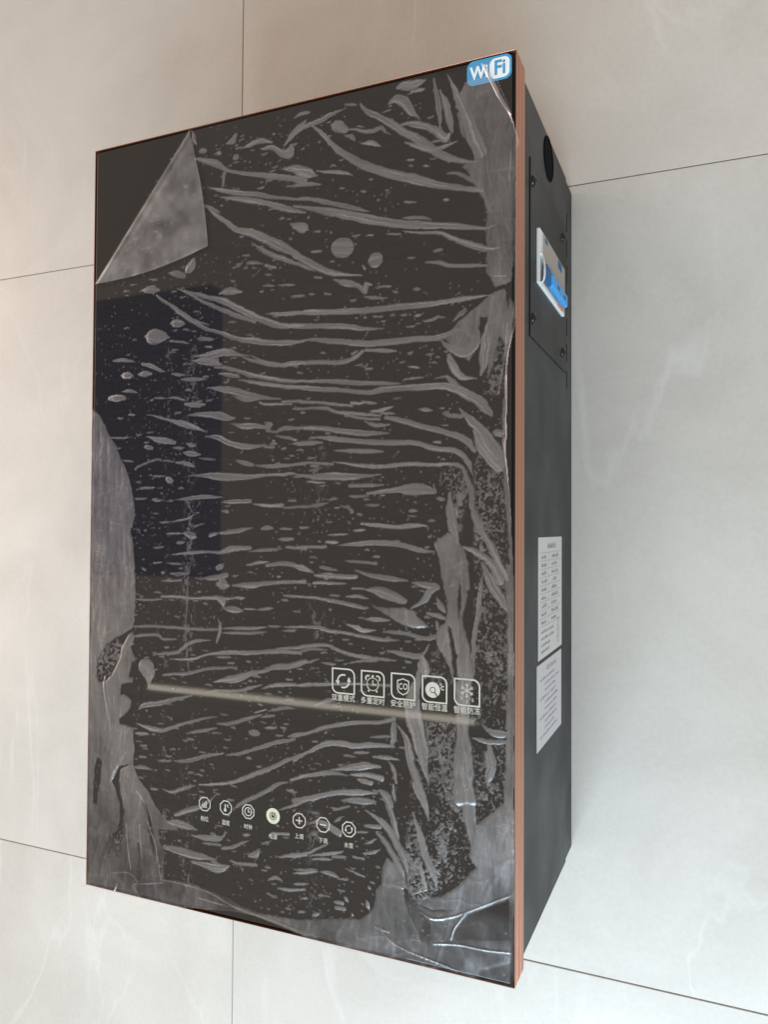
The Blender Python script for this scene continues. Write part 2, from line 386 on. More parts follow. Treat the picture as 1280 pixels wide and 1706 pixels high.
for y, z in ((.2675, .191), (.2675, .0606), (.157, .1905), (.157, .0604)):
    bm = bmesh.new(); x = XS + .0009
    _, b0 = cyl(bm, y, z, .0046, .0046, x, x + .0007)
    a1, b1 = cyl(bm, y, z, .0046, .0036, x + .0007, x + .0019); a2, b2 = cyl(bm, y, z, .0036, .0020, x + .0019, x + .0026)
    bm.faces.new(b2); bmesh.ops.remove_doubles(bm, verts=bm.verts, dist=1e-6)
    sc = from_bm('screw', bm, M_steel, boiler, smooth=True)
    bm = bmesh.new(); box(bm, x + .00255, x + .0028, y - .0017, y + .0017, z - .0004, z + .0004); box(bm, x + .00258, x + .00283, y - .0004, y + .0004, z - .0017, z + .0017)
    from_bm('cross_slot', bm, M_dark, sc)
# cable outlet with rubber grommet
bm = bmesh.new(); x = XS
R = [(.0205, 0), (.0205, .0006), (.0198, .0009), (.0188, .0006), (.0182, .0001)]
prev = None
for r, h in R:
    ring = [bm.verts.new((x + h, .3150 + r * .92 * math.cos(6.2831853 * i / 36), .1250 + r * math.sin(6.2831853 * i / 36))) for i in range(36)]
    if prev:
        for i in range(36): bm.faces.new((prev[i], prev[(i + 1) % 36], ring[(i + 1) % 36], ring[i]))
    prev = ring
hole = bmesh.new(); hole.faces.new([hole.verts.new(v.co + Vector((.0001, 0, 0))) for v in prev])  # flat black face stands for the darkness inside the hole
gm = from_bm('cable_grommet', bm, M_void, boiler, smooth=False); from_bm('cable_hole', hole, M_void, gm)

# circuit breaker standing through its window in the cover
XB = XS + .0009
XF = XB + .0026
brk = boxobj('circuit_breaker', (XB - .0004, XF, .1900, .2350, .0650, .1770), M_brkw, boiler, bev=.0005)
boxobj('front_label', (XF - .0001, XF + .0004, .1925, .2345, .0660, .1660), M_brk, brk, bev=.0001)
bm = bmesh.new()                                   # half-round hub with a curled lip, standing off the face
prev = None
for r_, x_ in ((.0118, XF), (.0118, XF + .0016), (.0108, XF + .0024), (.0070, XF + .0030), (.0010, XF + .0032)):
    ring = [bm.verts.new((x_, .2020 + r_ * math.cos(a) * 1.0, .1770 - 1.15 * abs(r_ * math.sin(a)))) for a in [math.pi * i / 20 for i in range(21)]]
    if prev:
        for i in range(20): bm.faces.new((prev[i], prev[i + 1], ring[i + 1], ring[i]))
    prev = ring
from_bm('toggle_hub', bm, M_brkw, brk, smooth=True)
boxobj('toggle_lever', (XF + .0002, XF + .0052, .1945, .2060, .0770, .1470), M_lever, brk, bev=.0016, seg=3)
boxobj('lever_root', (XF + .0003, XF + .0034, .1940, .2090, .1472, .1640), M_navy, brk, bev=.001)
boxobj('orange_mark', (XF + .0003, XF + .0008, .1912, .1962, .0800, .1010), M_orange, brk)
boxobj('blue_mark', (XF + .0004, XF + .0007, .2260, .2330, .0830, .1000), M_navy, brk)
boxobj('blue_mark', (XF + .0004, XF + .0007, .2290, .2325, .1480, .1580), M_navy, brk)
boxobj('print_line', (XF + .0004, XF + .0006, .2110, .2122, .0700, .1500), M_ink, brk)
for zz in (.088, .118): boxobj('lever_mark', (XF + .0052, XF + .0054, .1985, .2012, zz, zz + .009), M_navy, brk)

# paper labels: table rows and illegible lines of print
def label_print(name, parent, rows, m, seed):
    r = random.Random(seed); bm = bmesh.new()
    for y0, y1, z0, z1 in rows: box(bm, XS + .00040, XS + .00046, y0, y1, z0, z1)
    return from_bm(name, bm, m, parent)
def smudge(r, y, za, zb, h):
    """a run of small glyph-like ticks from za down to zb (reading direction -Z) at height y"""
    out = []; z = za
    while z > zb:
        w = r.uniform(.0010, .0026)
        for q in range(r.choice((1, 2, 2, 3))):
            yy = y + (q - 1) * h * .36 + r.uniform(-.0002, .0002); out.append((yy, yy + h * r.uniform(.14, .26), z - w, z))
        if r.random() < .6: zz = z - r.uniform(0, w); out.append((y - h * .4, y + h * .45, zz - .0003, zz))
        z -= w + r.uniform(.0003, .0008)
    return out
rl = boxobj('rating_label', (XS - .0002, XS + .00035, -.1205, -.0185, .0620, .1660), M_paper, boiler)
r = random.Random(5)
lines = []
for k in range(10):
    y = -.0318 - k * .0069; lines.append((y - .00018, y + .00018, .0665, .1600))
lines.append((-.0940, -.0318, .1235, .1239))
label_print('table_rules', rl, lines, M_ink2, 1)
rows = smudge(r, -.0262, .1290, .0930, .0050)
for k in range(9):
    y = -.0354 - k * .0069; rows += smudge(r, y, .1550, r.uniform(.132, .138), .0032) + smudge(r, y, .1120, r.uniform(.080, .096), .0032)
for k in range(4): rows += smudge(r, -.0985 - k * .0055, .1560, r.uniform(.10, .125), .0026)
label_print('table_print', rl, rows, M_ink, 2)
label_print('code_bars', rl, [(-.1150 + i * .0019, -.1150 + i * .0019 + r.uniform(.0005, .0013), .0760, .0850) for i in range(12)], M_ink2, 3)
wl = boxobj('caution_label', (XS - .0002, XS + .00035, -.1945, -.1240, .0640, .1710), M_paper2, boiler)
rows = smudge(r, -.1310, .1330, .0900, .0046)
for k in range(10): rows += smudge(r, -.1380 - k * .0053, .1600 - (.02 if k % 3 else 0), r.uniform(.075, .105), .0024)
label_print('caution_print', wl, rows, M_ink2, 4)
# dark slab in the gap between casing and rim, standing in for its shade
boxobj('shadow_gap', (-W2 + .003, W2 - .003, -L2 + .007, L2 - .006, .2222, .2232), M_dark, boiler)

# film drawing in panel millimetres (x, y[, width]), measured on the glass
STROKES = '''-86.3,311.1,6.3 -74,307.2,7.1 -60.9,301.7,6.2 -49.8,294.3,2.8 -31.7,288.8,3.4 -8.8,282.4,5.3 8.4,277.9,4.5 25.2,272.8,4.4
3.2,286.3,1.5 15.1,284.2,7.4 25.2,280.2,8.9
6.7,270.8,1.2 25.2,269.8,2.1
-72.8,284.3,1.3 -58.8,278.8,3.9 -40.5,273.4,4.6 -22.7,268.9,4.6 -12.1,265.7,4.5 3.4,261.6,2.7 25.4,256.5,3
-58.7,272.6,2.3 -40.5,268.1,4.6 -15.6,261,4.5 1.8,254.4,5.2 25.4,246.2,4.4
-77.3,269.4,1.6 -66,260.6,3.9 -53,250.8,4.6 -40.2,241.2,5.4 -25.9,236.8,7.6 -11.8,229.5,8.3 5.5,219.6,8.9 25.8,207.9,6.6
-25.8,228.4,1.5 -11.7,218.9,4.5 5.6,210.6,4.5 25.8,201.3,4.4
-75.4,269.1,1.6 -58.6,259.4,2.3
11.3,238.8,2.2 18.9,235.4,7.4 27.2,232,5.9
-38.2,310.7,1.5 -30.2,312.2,4.6 -17.9,313.6,5.3 -7.4,310.8,3.8
-17.8,306.8,3 -7.3,306.3,4.5 3.1,299.1,6 9.9,298.5,9 11.5,303.4,3
4.7,305.5,1.5 14.8,314.7,6 24.8,321.6,7.4
-53.8,318.2,2.3 -46.5,319.2,6.2 -43.8,323.3,4.6
-78.8,316.8,4.7 -73.2,315.4,4.7
-62.5,311.8,3.9 -58.3,311.3,3.9
-43.6,304.7,4.6 -41.8,304.4,4.6
-56.1,282.2,2.3 -54.4,292.8,3.9
-30.1,212.3,3 -15.9,209.7,2.3
-11.6,207.6,2.3 -2.9,205,2.2
-14,190.7,1.8 -3.6,189.7,2.1
-1,189.4,1.5 15.9,187.8,2.1
12.6,178.6,1.8 24.4,178,2.1
-12.4,200.2,1.5 -5.4,198.6,1.5
-58.7,189,3.1 -48.7,190.2,6.9 -35.1,187.9,2.3
-103.1,198.9,1.6 -87.7,193.2,3.1 -72.6,188.3,3.9 -54,182.4,5.4 -39.5,174.6,6.1 -25.2,167,6 -11.1,160.3,6 6.1,154.9,5.2 26.2,153.7,4.4
-95.4,195.6,1.6 -76.3,184.8,3.1 -57.6,175.8,3.9 -39.4,167.8,3.8 -21.6,160.6,2.3
-125.6,195.1,1.6 -114.7,187.5,2.9 -99,177.1,4 -83.6,167.7,3.4 -68.6,163.8,1.6
-114.7,186.7,1.6 -95.1,172.7,2.4 -76,162.2,3.1 -57.4,155,3.1 -39.2,148.7,3.8 -21.4,144.8,5.3 -0.6,141.4,5.2 26.3,140.5,4.4
-12,167.2,1.5 4.3,164.7,3.7 26.1,163.9,4.1
-144.8,201.4,1.3 -132.7,201.6,7.3 -123.7,199.7,6.4
-138.1,159.4,6.5 -128.1,158.5,15.2 -118.2,157.6,9.6 -110.3,156.1,2.4
-110.3,152.9,1.9 -100.6,151.2,1.9 -90,149.2,2.2
-110.5,168.8,4 -102.7,168,7.9 -95,166.4,3.9
-81.5,152.6,2.8 -63.8,150.2,2.8
-73,144.8,1.6 -66.5,144.3,1.9
-175.8,140.7,1.6 -162.3,140.4,3.3 -151,137.9,1.6
-141.8,135.6,1.9 -129.7,132.2,3.2 -119.7,126.6,2.9
-87,137.5,1.6 -72,137.8,3.9 -51.7,138.4,6.1 -39,135,3.8 -26.6,133.2,1.8
-87,133.6,1.6 -71.9,132.3,6.2 -57.1,128.1,7.7
-26.6,133.2,1.5 -14.3,126.9,3 1.3,122.7,3.7 13.1,122.5,3.7 26.5,123,4.4
-93.7,212.8,7.9 -88,216.8,9.4 -85.2,222.7,6.3
-113.1,213.6,3.2 -103.3,211.6,6.4 -95.6,209.1,4.7
-89.5,337,2.2 -86.6,328.5,4.8 -83.6,323.2,1.9
174.3,335.2,1.9 179.9,323.5,3.6 188.3,305.3,3 197.9,288.3,2.2 204,270.2,1.3
15.3,313.6,6.1 23.9,317.2,4.6 39.1,319.4,3.8 47.4,322.2,3.7 61.4,325.2,1.5
13.4,327,1.5 20.3,328.6,3.1 28,328.5,1.5
61.4,328.2,1.8 71.1,325.8,2.1
48.3,314.5,4.5 54.9,311.7,9.7 61.5,307.4,5.9
61.5,305.9,3 67.2,307,2.2 76.9,302.9,2.9 86.5,301.7,3.2 92.7,302.9,2.9 95.9,299.1,2.9 100.6,296,1.4
60.7,303.1,1.5 65.6,301.4,3.7 69.7,297.7,1.8
71.3,308.4,1.5 77.7,306.4,1.5
75.4,293.6,1.8 83.3,292.8,4.4 92.8,288.1,1.2
74.4,325.5,1.8 80,319.1,3.7 89.5,312.7,5.1 100.5,304.7,5.8 111.4,296,6.5 123.5,287.9,7.1 134,278.8,7.1 145.8,270.2,6.3 158.9,264.3,4.9 173.1,260.4,4.1
112.9,287.1,2.9 123.6,282.2,4.3 135.5,277.1,4.2 145.8,277.9,3.5 156,279.5,1.7
106.7,301.3,2.9 117.4,301.2,4.3 129.5,296.7,5.7 138.4,290.6,6.3 145.8,283.6,7 148.7,285.8,4.2
31.5,316.4,1.8 40.9,307.8,3.3 50.9,296.1,4.5 57.6,290.4,5.2 70.6,280.5,6.6 85.1,272.1,7.3 103.8,263.6,7.2 123.7,255.9,7.8 138.6,249.8,5.6 156.1,244.7,4.9 174.5,239.5,4.1
35.2,278.8,1.8 51.1,275.2,2.7 62.6,272.4,2.7 68.3,269.2,2.1
13.8,282.6,9.2 24.2,280,9.9 36.1,274.9,3
13.9,273.4,3.1 27.7,269.5,3 40.3,266.9,1.8
13.9,269.6,1.5 27.7,268.8,1.5
105,331.9,5.8 112.7,332.4,8.6 118.8,331,7.2 129.3,332.2,4.3
98.9,321,1.5 105.1,323.2,7.2 111.2,319.8,8.6 117.4,311.3,6.4 125,302.6,1.7
117.3,326.3,2.2 126.4,325.8,2.9 129.4,325.8,2.1
136.8,332,3.5 138.3,320.3,4.2 140.6,305.7,4.2 141.4,291.5,3.5
141.2,322.5,2.8 145.7,310.2,5.6 148.6,298.4,5.6 151.6,288,8.4
147.1,332.4,1.4 151.5,323,4.2 157.3,309.2,7 163.1,295.4,8.3 167.4,282.1,11.1 173.1,268.6,11
148.1,256.5,1.4 156,255.1,2.5 164.6,250.1,2.8 171.7,244.1,2.7
14,258.9,3 27.8,257.4,3 48,250.4,3.7 64.4,244.8,3.7 82.1,238.3,2
14.1,253.6,3.8 39.7,245.8,6 64.4,238.1,7.4 88.5,230.1,8 111.7,223.6,6.4 134.3,219.5,5.6 156.2,215.5,4.9 177.4,210.3,4.1 185.7,211.8,2.7
111.7,228.6,2.9 126.8,226.3,3.1 135,223.4,1.7
111.8,217.9,1.7 126.9,215,2.5 141.7,212.1,2.8 151.9,206.5,3.5 164.8,200.5,4.8 178.9,195.1,5.5 188.5,194.4,3.4
97.9,218.1,1.4 109.5,216.1,1.4
18.6,235.4,9.1 22.8,234,9.1
54.8,213,16.3 61.4,212.1,17
87.1,198.8,13 89.9,199,13
30.7,213.3,2.1 40.8,212.4,2.4
33.1,229.5,1.8 38.1,228.8,1.8
44,227.9,1.5 44.8,227.8,1.5
48.1,226.8,1.8 49.5,226.7,1.8
80.6,219.6,1.5 85.4,218.9,1.5
14.4,213.3,4.6 24.8,207.3,6 36.7,199.8,6 48.4,193.8,5.2 63.2,190.5,2.9 76,188.2,2.2
14.5,207.2,3 24.8,202.1,3 35,196.3,2.1
51.7,187.5,4.4 63.2,183.9,5.9 74.5,179.6,3.6 79.3,175.4,5.8 80.9,180.3,7.3 85.6,179.7,4.3
79.3,171,2.9 87.3,169,2.6 99,167.6,1.4
77.6,196,2 80,192,2.3
33.4,192,2.1 40.1,190.4,2.1
89.5,178.5,1.4 101.2,176.4,1.7
102.8,172.7,1.7 106.6,171.5,1.7
120.3,172.3,3.1 125.6,171.7,3.1
130,191.3,2.3 140.3,189.9,3.1 149.1,186.7,2.8 164.8,184.7,3 178.9,182.8,3.4
136.6,199.5,1.7 140.3,199.7,3.1 143.5,199.7,2
114.9,196.5,1.4 121.3,196.3,1.7
127.4,265.9,2.3 132.6,264.9,2.3
114.8,273.1,2 120.6,272.1,2
115.8,268.7,1.7 119.9,267.9,1.7
74.8,255.6,1.2 77.2,254.9,2.1 79.9,254.4,1.2
144.5,237.3,2 148.9,236.6,2
112.7,241.1,1.1 117.7,240,1.7 123.3,239.6,1.1
96.2,252.7,1.7 99.3,252.2,1.7
81.9,263.9,1.8 85.1,263.3,1.8
56.1,260.9,1.5 60.7,260.2,1.5
89.9,245.8,1.5 91.5,245.5,1.5
14.7,179.1,2.3 25.9,177.8,2.1
30.1,178.6,1.5 33.5,178.2,1.5
43.5,177.3,2.1 48.5,176,1.5
14.9,164.7,4.5 40.3,162.8,4.8 65,160.9,5.1 88.9,159.8,5.1 112,159.5,5 134.5,159.1,4.2 153.5,159.8,4.1 170.6,160,3 181.7,160.1,2
15,154.1,4.5 40.4,151.6,4.2 61.8,148.8,4.4 81.1,145.4,2.9 96,144,1.7
129.4,146.8,2 136.1,147.1,2.5 140.5,148.7,2 146.3,147.4,1.1
121.2,151.4,2.5 127.1,151.8,2.8
109.3,153.1,1.7 114.8,152.5,1.7
101.4,153.9,1.4 105.2,153.5,1.4
87.3,154.2,1.4 94.4,153.2,1.4
93.6,150,1.4 98.3,149.5,1.4
121.9,145.7,1.1 125.7,145.3,1.1
152.1,143.4,1.4 156.4,147.1,2.8 163.5,150.5,1.4
155,148.6,1.7 162.1,152,1.9
-85.1,138.1,2.3 -72,136.2,5.4 -53.5,137.8,6.9 -46.3,135.6,3.1 -35.5,134.3,1.8
-87,133.6,1.6 -71.9,130.8,4.7 -60.8,131.5,5.4
-35.5,133.2,1.8 -21.2,127.5,2.7 -7.3,123.4,3.3 3,122.6,3.3 13.1,123.7,2.9 26.5,123.7,3.2
-62.6,126.2,1.5 -47.9,123.6,3.4 -28.2,117.5,3.8 -7.2,112.3,3.7 13.3,108.6,3.2 26.6,108.4,3.6
-58.8,120.6,2.8 -47.9,118.2,3.8 -37.9,116,1.8
-37.9,113.7,2.1 -21.1,110.2,3.3 -0.3,105.8,3.7 26.6,102.5,4.4
-69.8,109,3.1 -56.8,106.6,6.9 -42.3,104.1,6.1 -29.8,100.3,5.3 -14,97,3.7 3.2,94.5,3
-44.1,100.4,1.5 -31.5,96.6,4.5 -17.4,95.8,2.2
3.3,92.3,2.2 26.7,91.6,2.6
-17.4,93.5,1.5 -13.9,91.4,2.2 -1.8,90.7,1.8 13.4,89.5,1.8
14.3,85.8,2.1 26.8,85.1,2
-90.2,86.1,3.9 -75.1,86.1,4.6 -58.4,84.5,6.9 -47.5,81.6,7.6 -41.2,81.6,3
-45.6,76.9,2.3 -34.8,74.1,5.3 -20.7,73.5,3.7 -12,72.3,3 -6.8,73.6,5.2 -10.2,69.3,2.2 0.1,67.3,2.2 5.2,70,3.7 26.9,69.3,3.6
-72,66.6,3.1 -58.2,65.3,5.4 -47.2,60.3,4.6 -32.9,56.7,5.3 -20.5,56.3,4.5 -10.1,57.1,1.8
-11.8,55.6,2.1 -3.2,55.3,2.1
-5,59.8,2.7 -2.2,59.7,2.7
-1.6,64.4,1.5 8.6,62.5,2.1 20.4,60.3,1.8
14.6,57.2,2.2 27,57.4,4.4
-39.9,44.9,3 -29.2,42.3,3.8 -23,41.1,2.2
-20.4,40.6,2.7 -3.1,39.3,3.7 13.9,39.6,2.6 27.2,39.7,2.6
-89.5,33.1,1.6 -74.4,32.8,3.9 -59.6,32.4,6.9 -43.3,31.3,6.8 -27.3,31,4.5 -13.3,32.2,2.7 -3,32.2,2.4 15.6,32.7,2
15.6,30.1,1.8 27.2,30.6,2.3
-147.1,13.9,1.6 -134,14.1,1.6
-129,12.8,2.5 -124,12.7,3.5 -118.5,11.6,1.9
-111.3,12,1.6 -104.5,11.9,1.6
-102.6,12.5,1.6 -89.2,13.3,3.1 -70.5,15,3.4 -53,14,2.1
-53.9,10.2,2.3 -43.1,10.4,3.8 -25.3,10.7,3
-23.5,8.5,1.5 -9.6,6.9,2.7 5.7,6.8,2.9
7.5,5,1.5 27.4,5.5,2
-175.8,141.1,1.3 -164.4,141.1,2.6 -152,138.8,1.3
-141.8,135.1,2.3 -129.7,131.9,3.5 -115.8,126.4,2.5
-108.9,124,2.2 -102.1,122.5,3.2 -94.4,121.6,1.9
-98.2,118,2.4 -84.9,117.5,3.4 -70.8,116.8,2.2
-165.2,126.5,3.3 -158,126,7.3 -150.8,125.4,3.2
-145.7,126.5,2.9 -138.6,126,5.6 -131.6,125.5,2.9
-165,111.3,1.3 -155.7,111.8,3.6 -145.9,109.6,1.3
-178.4,106.4,4.1 -170.1,105.9,7.4 -161.3,105.3,4.1
-127.3,103.3,2.2 -114.5,102.5,1.9
-113.5,102.7,1.6 -103.8,102.1,2.8 -94.1,98.9,2.8
-93.1,95.7,1.9 -82.7,94.6,4.4 -72.4,94.5,1.9
-70.6,97.5,1.5 -64.1,98.1,2.2
-135.1,88.5,1.6 -123.1,86.3,2.2 -109.3,82.4,2.8 -97.7,79.5,5.5 -84.3,75.7,5.4 -70.2,70.4,1.9
-135.8,69.3,1.6 -124.8,66.4,4.5 -113,64.7,6 -104.2,62.5,2.8
-106.1,58.6,2.2 -94.6,57.7,2.8
-95.5,54,2.3 -85.9,52.4,4.7 -76.5,51.4,2.3
-78.4,48.3,1.9 -60.7,46.2,2.1
-137.7,60.2,2.2 -133.7,59.6,4.2 -129.1,58.6,2.6
-91.4,61.2,2.2 -86,60.2,3.9 -80.7,59.2,2.2
-156.4,89.9,1.9 -148.2,89.5,1.9
-169.4,87.8,1.6 -161.9,87.1,1.6
-146.9,71,1.6 -140.8,70.8,1.6
-175.8,69.8,1.3 -155,69.3,1.6
-170.4,60.1,1.6 -164.2,59.9,1.6
-161.9,48.5,1.6 -149.6,47.8,1.6
-147.5,40,1.6 -142.5,43.4,2.2 -130.5,46.7,2.2 -122.6,48.6,2.2 -118.6,47.2,1.6
-115.7,47.1,1.9 -104,46,2.2
-102.1,45.1,1.9 -91.5,44,3.4 -82,40.7,2.2
-128.3,33.5,1.9 -114.5,33.6,1.9
-113.5,31.2,3.9 -109.6,30.4,5.5 -106.3,29.2,3.1
-141.2,23.8,1.9 -125.2,23.5,2.2
-146.2,21.9,1.6 -144.2,22.2,1.6
-127.4,0.1,1.9 -120.9,0,1.9
-119.8,-6.9,1.6 -108.1,-6.9,1.6
-106.2,-6.9,1.6 -89,-4.2,2.2 -81.5,0.4,1.5
-82.3,-11.2,1.5 -71.1,-8.1,1.5
-55.4,-16.4,2.3 -41,-14.8,3.8 -23.3,-11.7,2.1
-65.5,-18,3.1 -57.2,-16.4,2.7
-54.2,2.6,2.1 -48.4,1.7,2.7
-13.7,-12.4,2.2 -7.7,-11.2,4.4 -2.6,-12,2.2
3.4,-12.3,1.8 15.2,-12.5,1.7
1.8,-21.1,1.8 9.4,-21,3.2 16.1,-20.7,1.7
23.5,-11.5,1.7 27.6,-11.4,1.7
-92.6,-16.7,3.1 -85,-18.9,7.7 -80.3,-19.7,3.1
-99.8,-24.8,2.8 -92.5,-24.7,2.8
-111.9,-17.9,1.9 -94.5,-17.1,1.9
-126.4,-30.4,1.6 -114.6,-28.9,2.2
-105.8,-35.6,2.2 -88.6,-33.7,2.8 -66.2,-32.5,2.1 -55.2,-33.1,3 -44.4,-29.9,5.3 -24.9,-28.8,3
-26.6,-31.9,1.8 -11,-30.1,3 5.2,-29.1,2
9.4,-27.6,2.2 27.7,-28,3.2
-28.3,-43.1,1.8 -17.8,-40.6,2.7 -6.6,-39.6,2.1
-9.1,-42.6,2.2 2.8,-40.9,3.7 14.6,-41.3,4.4 27.9,-45.4,5
-109.6,-43.5,2.2 -95.1,-43.9,2.5
-126.2,-43.4,1.3 -116.4,-42.8,1.3
-139.1,-48.1,2.2 -133.1,-49.9,1.9
-116.3,-51.5,3.5 -114.3,-51.9,3.5
-106.6,-52.3,1.6 -87.5,-51.5,1.9
-73.4,-54.9,3.1 -62.3,-54.6,4.6 -47.8,-51.9,3.8
-58.6,-58.3,3 -53.1,-60.4,7.6 -45.9,-60.9,3
-56.9,-46.1,4.6 -51.5,-44.4,6.1
-42.3,-60.7,3 -26.3,-60.2,5.2 -9,-57.4,3.7 6.3,-56.2,2.9 28,-55.5,2.9
-117.1,-59.4,1.6 -95.9,-57.9,2.2
-117,-72.4,1.9 -91.9,-72.5,2.2 -62.1,-72.1,2.4 -36.8,-71,2.1
7.3,-67.8,1.7 28.1,-67.3,2
-42.4,-52.5,2.1 -37.9,-51.9,2.1
1.2,-51.9,1.5 5.4,-51.8,1.5
12.1,47.7,1.5 17.1,47.3,1.5
15.1,140.8,4.5 35.5,140.7,3.7 57,137.3,4.4 81.2,133.6,5.1 99.9,133.1,5 119.7,133.4,4.9 139.1,132.6,4.9 153.6,135.9,6.9 163.6,138.3,8.2
142,130.7,4.2 150.7,124.4,6.9 162.2,119.9,8.2 170.6,128.1,8.2 170.6,137.6,6.8
15.2,123.4,3.3 40.6,122.1,3.3 58.8,120.7,3.7 70.1,123.4,3.6 78,127.8,2.6
68.4,126.5,2 73.2,128.2,2
80.4,128.4,2.3 93.8,127.2,3.2 106.9,125.6,2.3
116.1,113,2 125.1,111.2,2
108.5,116.4,1.1 113.8,117,1.1
113.9,103.3,1.4 128.9,103.4,1.7
137.7,102.1,1.1 147.9,103.2,1.7
15.4,109.1,2.4 29,107.4,2.7 44.1,106.3,3 62.1,104.3,3.7 84.5,102,3.2 110.8,100.2,2
15.4,103.8,3.3 35.8,100.9,3.7 57.3,98.8,3.7 81.4,95,4 93.9,96.4,5 112.4,96.6,5 130.4,96.1,4.9 145,95.8,5.5 156.6,92.2,6.9 165.1,88.3,5.5 176.4,81.5,8.1 181.9,73,5.4
149.3,119,2.8 152.2,110.4,6.9 159.4,101.7,4.8 170.7,99.5,1.9
147.9,103.2,2.8 153.7,96.6,5.5 160.9,91.3,4.1
15.5,91.7,2.4 37.6,89.7,2.4 52.5,87.3,2.6 68.7,84.9,2
67.9,87.2,2.3 78.3,86.1,2.3
77.5,87.3,2.3 89.3,85.9,2.3
15.6,85.3,2.1 25.8,85.1,2.1 44.2,84.8,2.7 54.2,81.4,2.6 73.6,78.8,2.6 93.3,76.4,2
86.2,79.9,2 97.1,81.2,3.1 104,82.9,2.8
94,78.5,2 105.6,77.1,2
63.1,77.9,2 76.8,75.1,2.3 92.5,73.2,2
79.2,72.8,2 87.9,68.7,3.2 101.1,68.5,2.6
97.9,74.4,2.9 109.5,72,4.2 127.5,66.2,4.2 142.3,62,4.2 156.7,57.3,4.8 163.8,53.6,5.5 169.5,46.5,3.4
125.2,79.2,2 130.4,78.6,3.1 136.1,77.7,1.9
141.5,79.1,1.4 144.8,78.9,1.4
143,66.1,1.1 148.1,65.8,1.1
136.5,53.5,1.7 142.3,53.3,1.7
142.8,40.6,1.4 146.4,40.5,1.4
143.7,75.1,2.2 149.5,73.4,2.8 159.5,72.5,2.7
157.4,78.5,3.4 165.2,69.8,6.8 176.4,58.5,8.1 184.8,47.4,8.1 191.6,36.4,6.7
168,61.5,4.1 176.5,47.6,9.5 187.5,33.9,9.4
156.6,90.9,4.1 170.8,83.1,6.8 181.9,71.7,6.7
183.3,59.5,5.4 191.6,57.8,5.3
15.7,69.9,3.3 41.1,68.7,3.7 59.2,65.7,4.1 81.6,62.8,4 100.3,62,3.1
31.9,62,2.4 54.3,59.6,4.4 81.6,56.1,4.6 106.5,54.7,4.2 121.6,53.8,4.2 137.9,49,4.2 153.9,47.1,4.1 161,42.7,4.8 165.3,35.8,4.1 168.1,27.6,2.7
15.8,57.1,3.8 29.4,57.1,4.5 42,57.2,3.2
15.8,60.6,2.1 20.1,60.4,2.1
52.7,50.6,2.3 73.8,49.2,3.6 96.5,47.7,2.9
16,39.9,2.4 32.9,40.9,2.4 51.2,39.7,2.1
52,41.5,1.5 73.8,38.3,3.2 94.3,36.3,3.4 112.7,37.9,3.4 135.1,36.4,3.1 156.8,35.8,3 162.5,27.7,4.1 166.8,15.4,4.1 168.2,1.8,4.7 173.8,-11.7,5.4 180.8,-22.3,5.4 186.3,-32.9,6.7 194.5,-48.7,7.9
16,32.4,3 33,29.8,4.4 49.6,30.2,6.6 65.9,29.1,5.8 81.8,29.2,3.4 94,30.3,2
28,25.9,1.8 44.7,24.7,1.8
66.7,21.8,2.3 81.9,22,2.9 96.7,22,2.6
66,13.8,2 82.7,13.4,2
81.9,15.1,2.3 97.5,17,3.6 108.2,18.3,4.9 118.8,18.1,9.8 130.7,18,9.7 138.1,16.5,5.5 137.3,21.3,2.8
47.3,10.8,1.8 56.3,11.8,2
16.3,5.7,2.1 29.8,5.4,2.4 48.1,8.5,2.1
80.7,6.5,1.7 92.1,6.7,2
62,4.7,1.7 67.3,5,1.7
54.4,4.8,1.5 58.3,4.8,1.5
68.5,1.5,2 70.6,1.4,2
74.1,-0.4,1.7 78.1,-0.7,1.7
76.5,-8.2,2 89.9,-9.3,3.1 106.8,-10.3,3.1 124.9,-9.4,4.2 132.3,-9.8,3
133,-5.9,2.2 138.9,-5.2,2.2
47.5,-17,1.8 65.4,-16.6,2
70.2,-13.7,1.7 79.7,-12.9,2.3
16.5,-27.4,2.4 33.5,-26.9,2.4 45.9,-26.7,2.1
39.3,-22.7,1.8 40.9,-22.7,1.8
45.9,-22.9,2.9 57.4,-23.2,3.2
56.6,-25.7,1.7 74.2,-23.7,4 94.6,-22.7,4.3 113,-24.6,3.9 128,-27.9,4.2 138.3,-29.1,2.5
63.9,-37.6,1.7 77.5,-38,2.3 90.1,-38.5,2
72,-44.6,1.7 85.4,-48.5,3.6 100.9,-50.2,4 116.9,-51.4,2.8
16.7,-42.3,6 26.9,-45.1,4.4 35.3,-47.5,1.8
40.3,-43.3,1.5 54.3,-45.1,1.7
35.3,-49.3,2.7 48.6,-49.6,4.4 72.8,-50.3,3.6
120.6,-53.1,2.8 131,-54.1,4.8 139.8,-54.5,4.1
149.7,14.9,4.8 150.4,4.7,6.9 152.6,-9,8.2 157,-22.7,5.4
138.8,11.6,1.9 145.4,10.2,4.1
161.2,-25.3,1.9 171.1,-29.2,5.4 182.2,-37,6.7 189.1,-48.9,8
179,139.5,6.8 177.6,126.1,8.1 176.3,112.6,8.1 174.2,101.9,5.4
23.2,-11.3,1.8 31.7,-11.2,1.8
118.9,2,2 124.1,1.7,2.5
140.4,-19.8,2.8 142.6,-20.1,3.4
156.9,15.5,5.5 158.3,7.3,4.1
155.5,4.6,2.7 156.2,-3.6,2.7
-146.7,-76.3,1.9 -130.7,-76.3,2.2 -115,-74.6,1.9
-117,-72,1.6 -91.9,-72.1,2.2 -88.1,-72.7,1.9
-84.3,-73.8,1.8 -73.2,-71.8,2.1 -58.4,-71.5,3 -45.8,-71.7,3
-42.2,-70.8,2.3 -29.7,-71.1,2.7
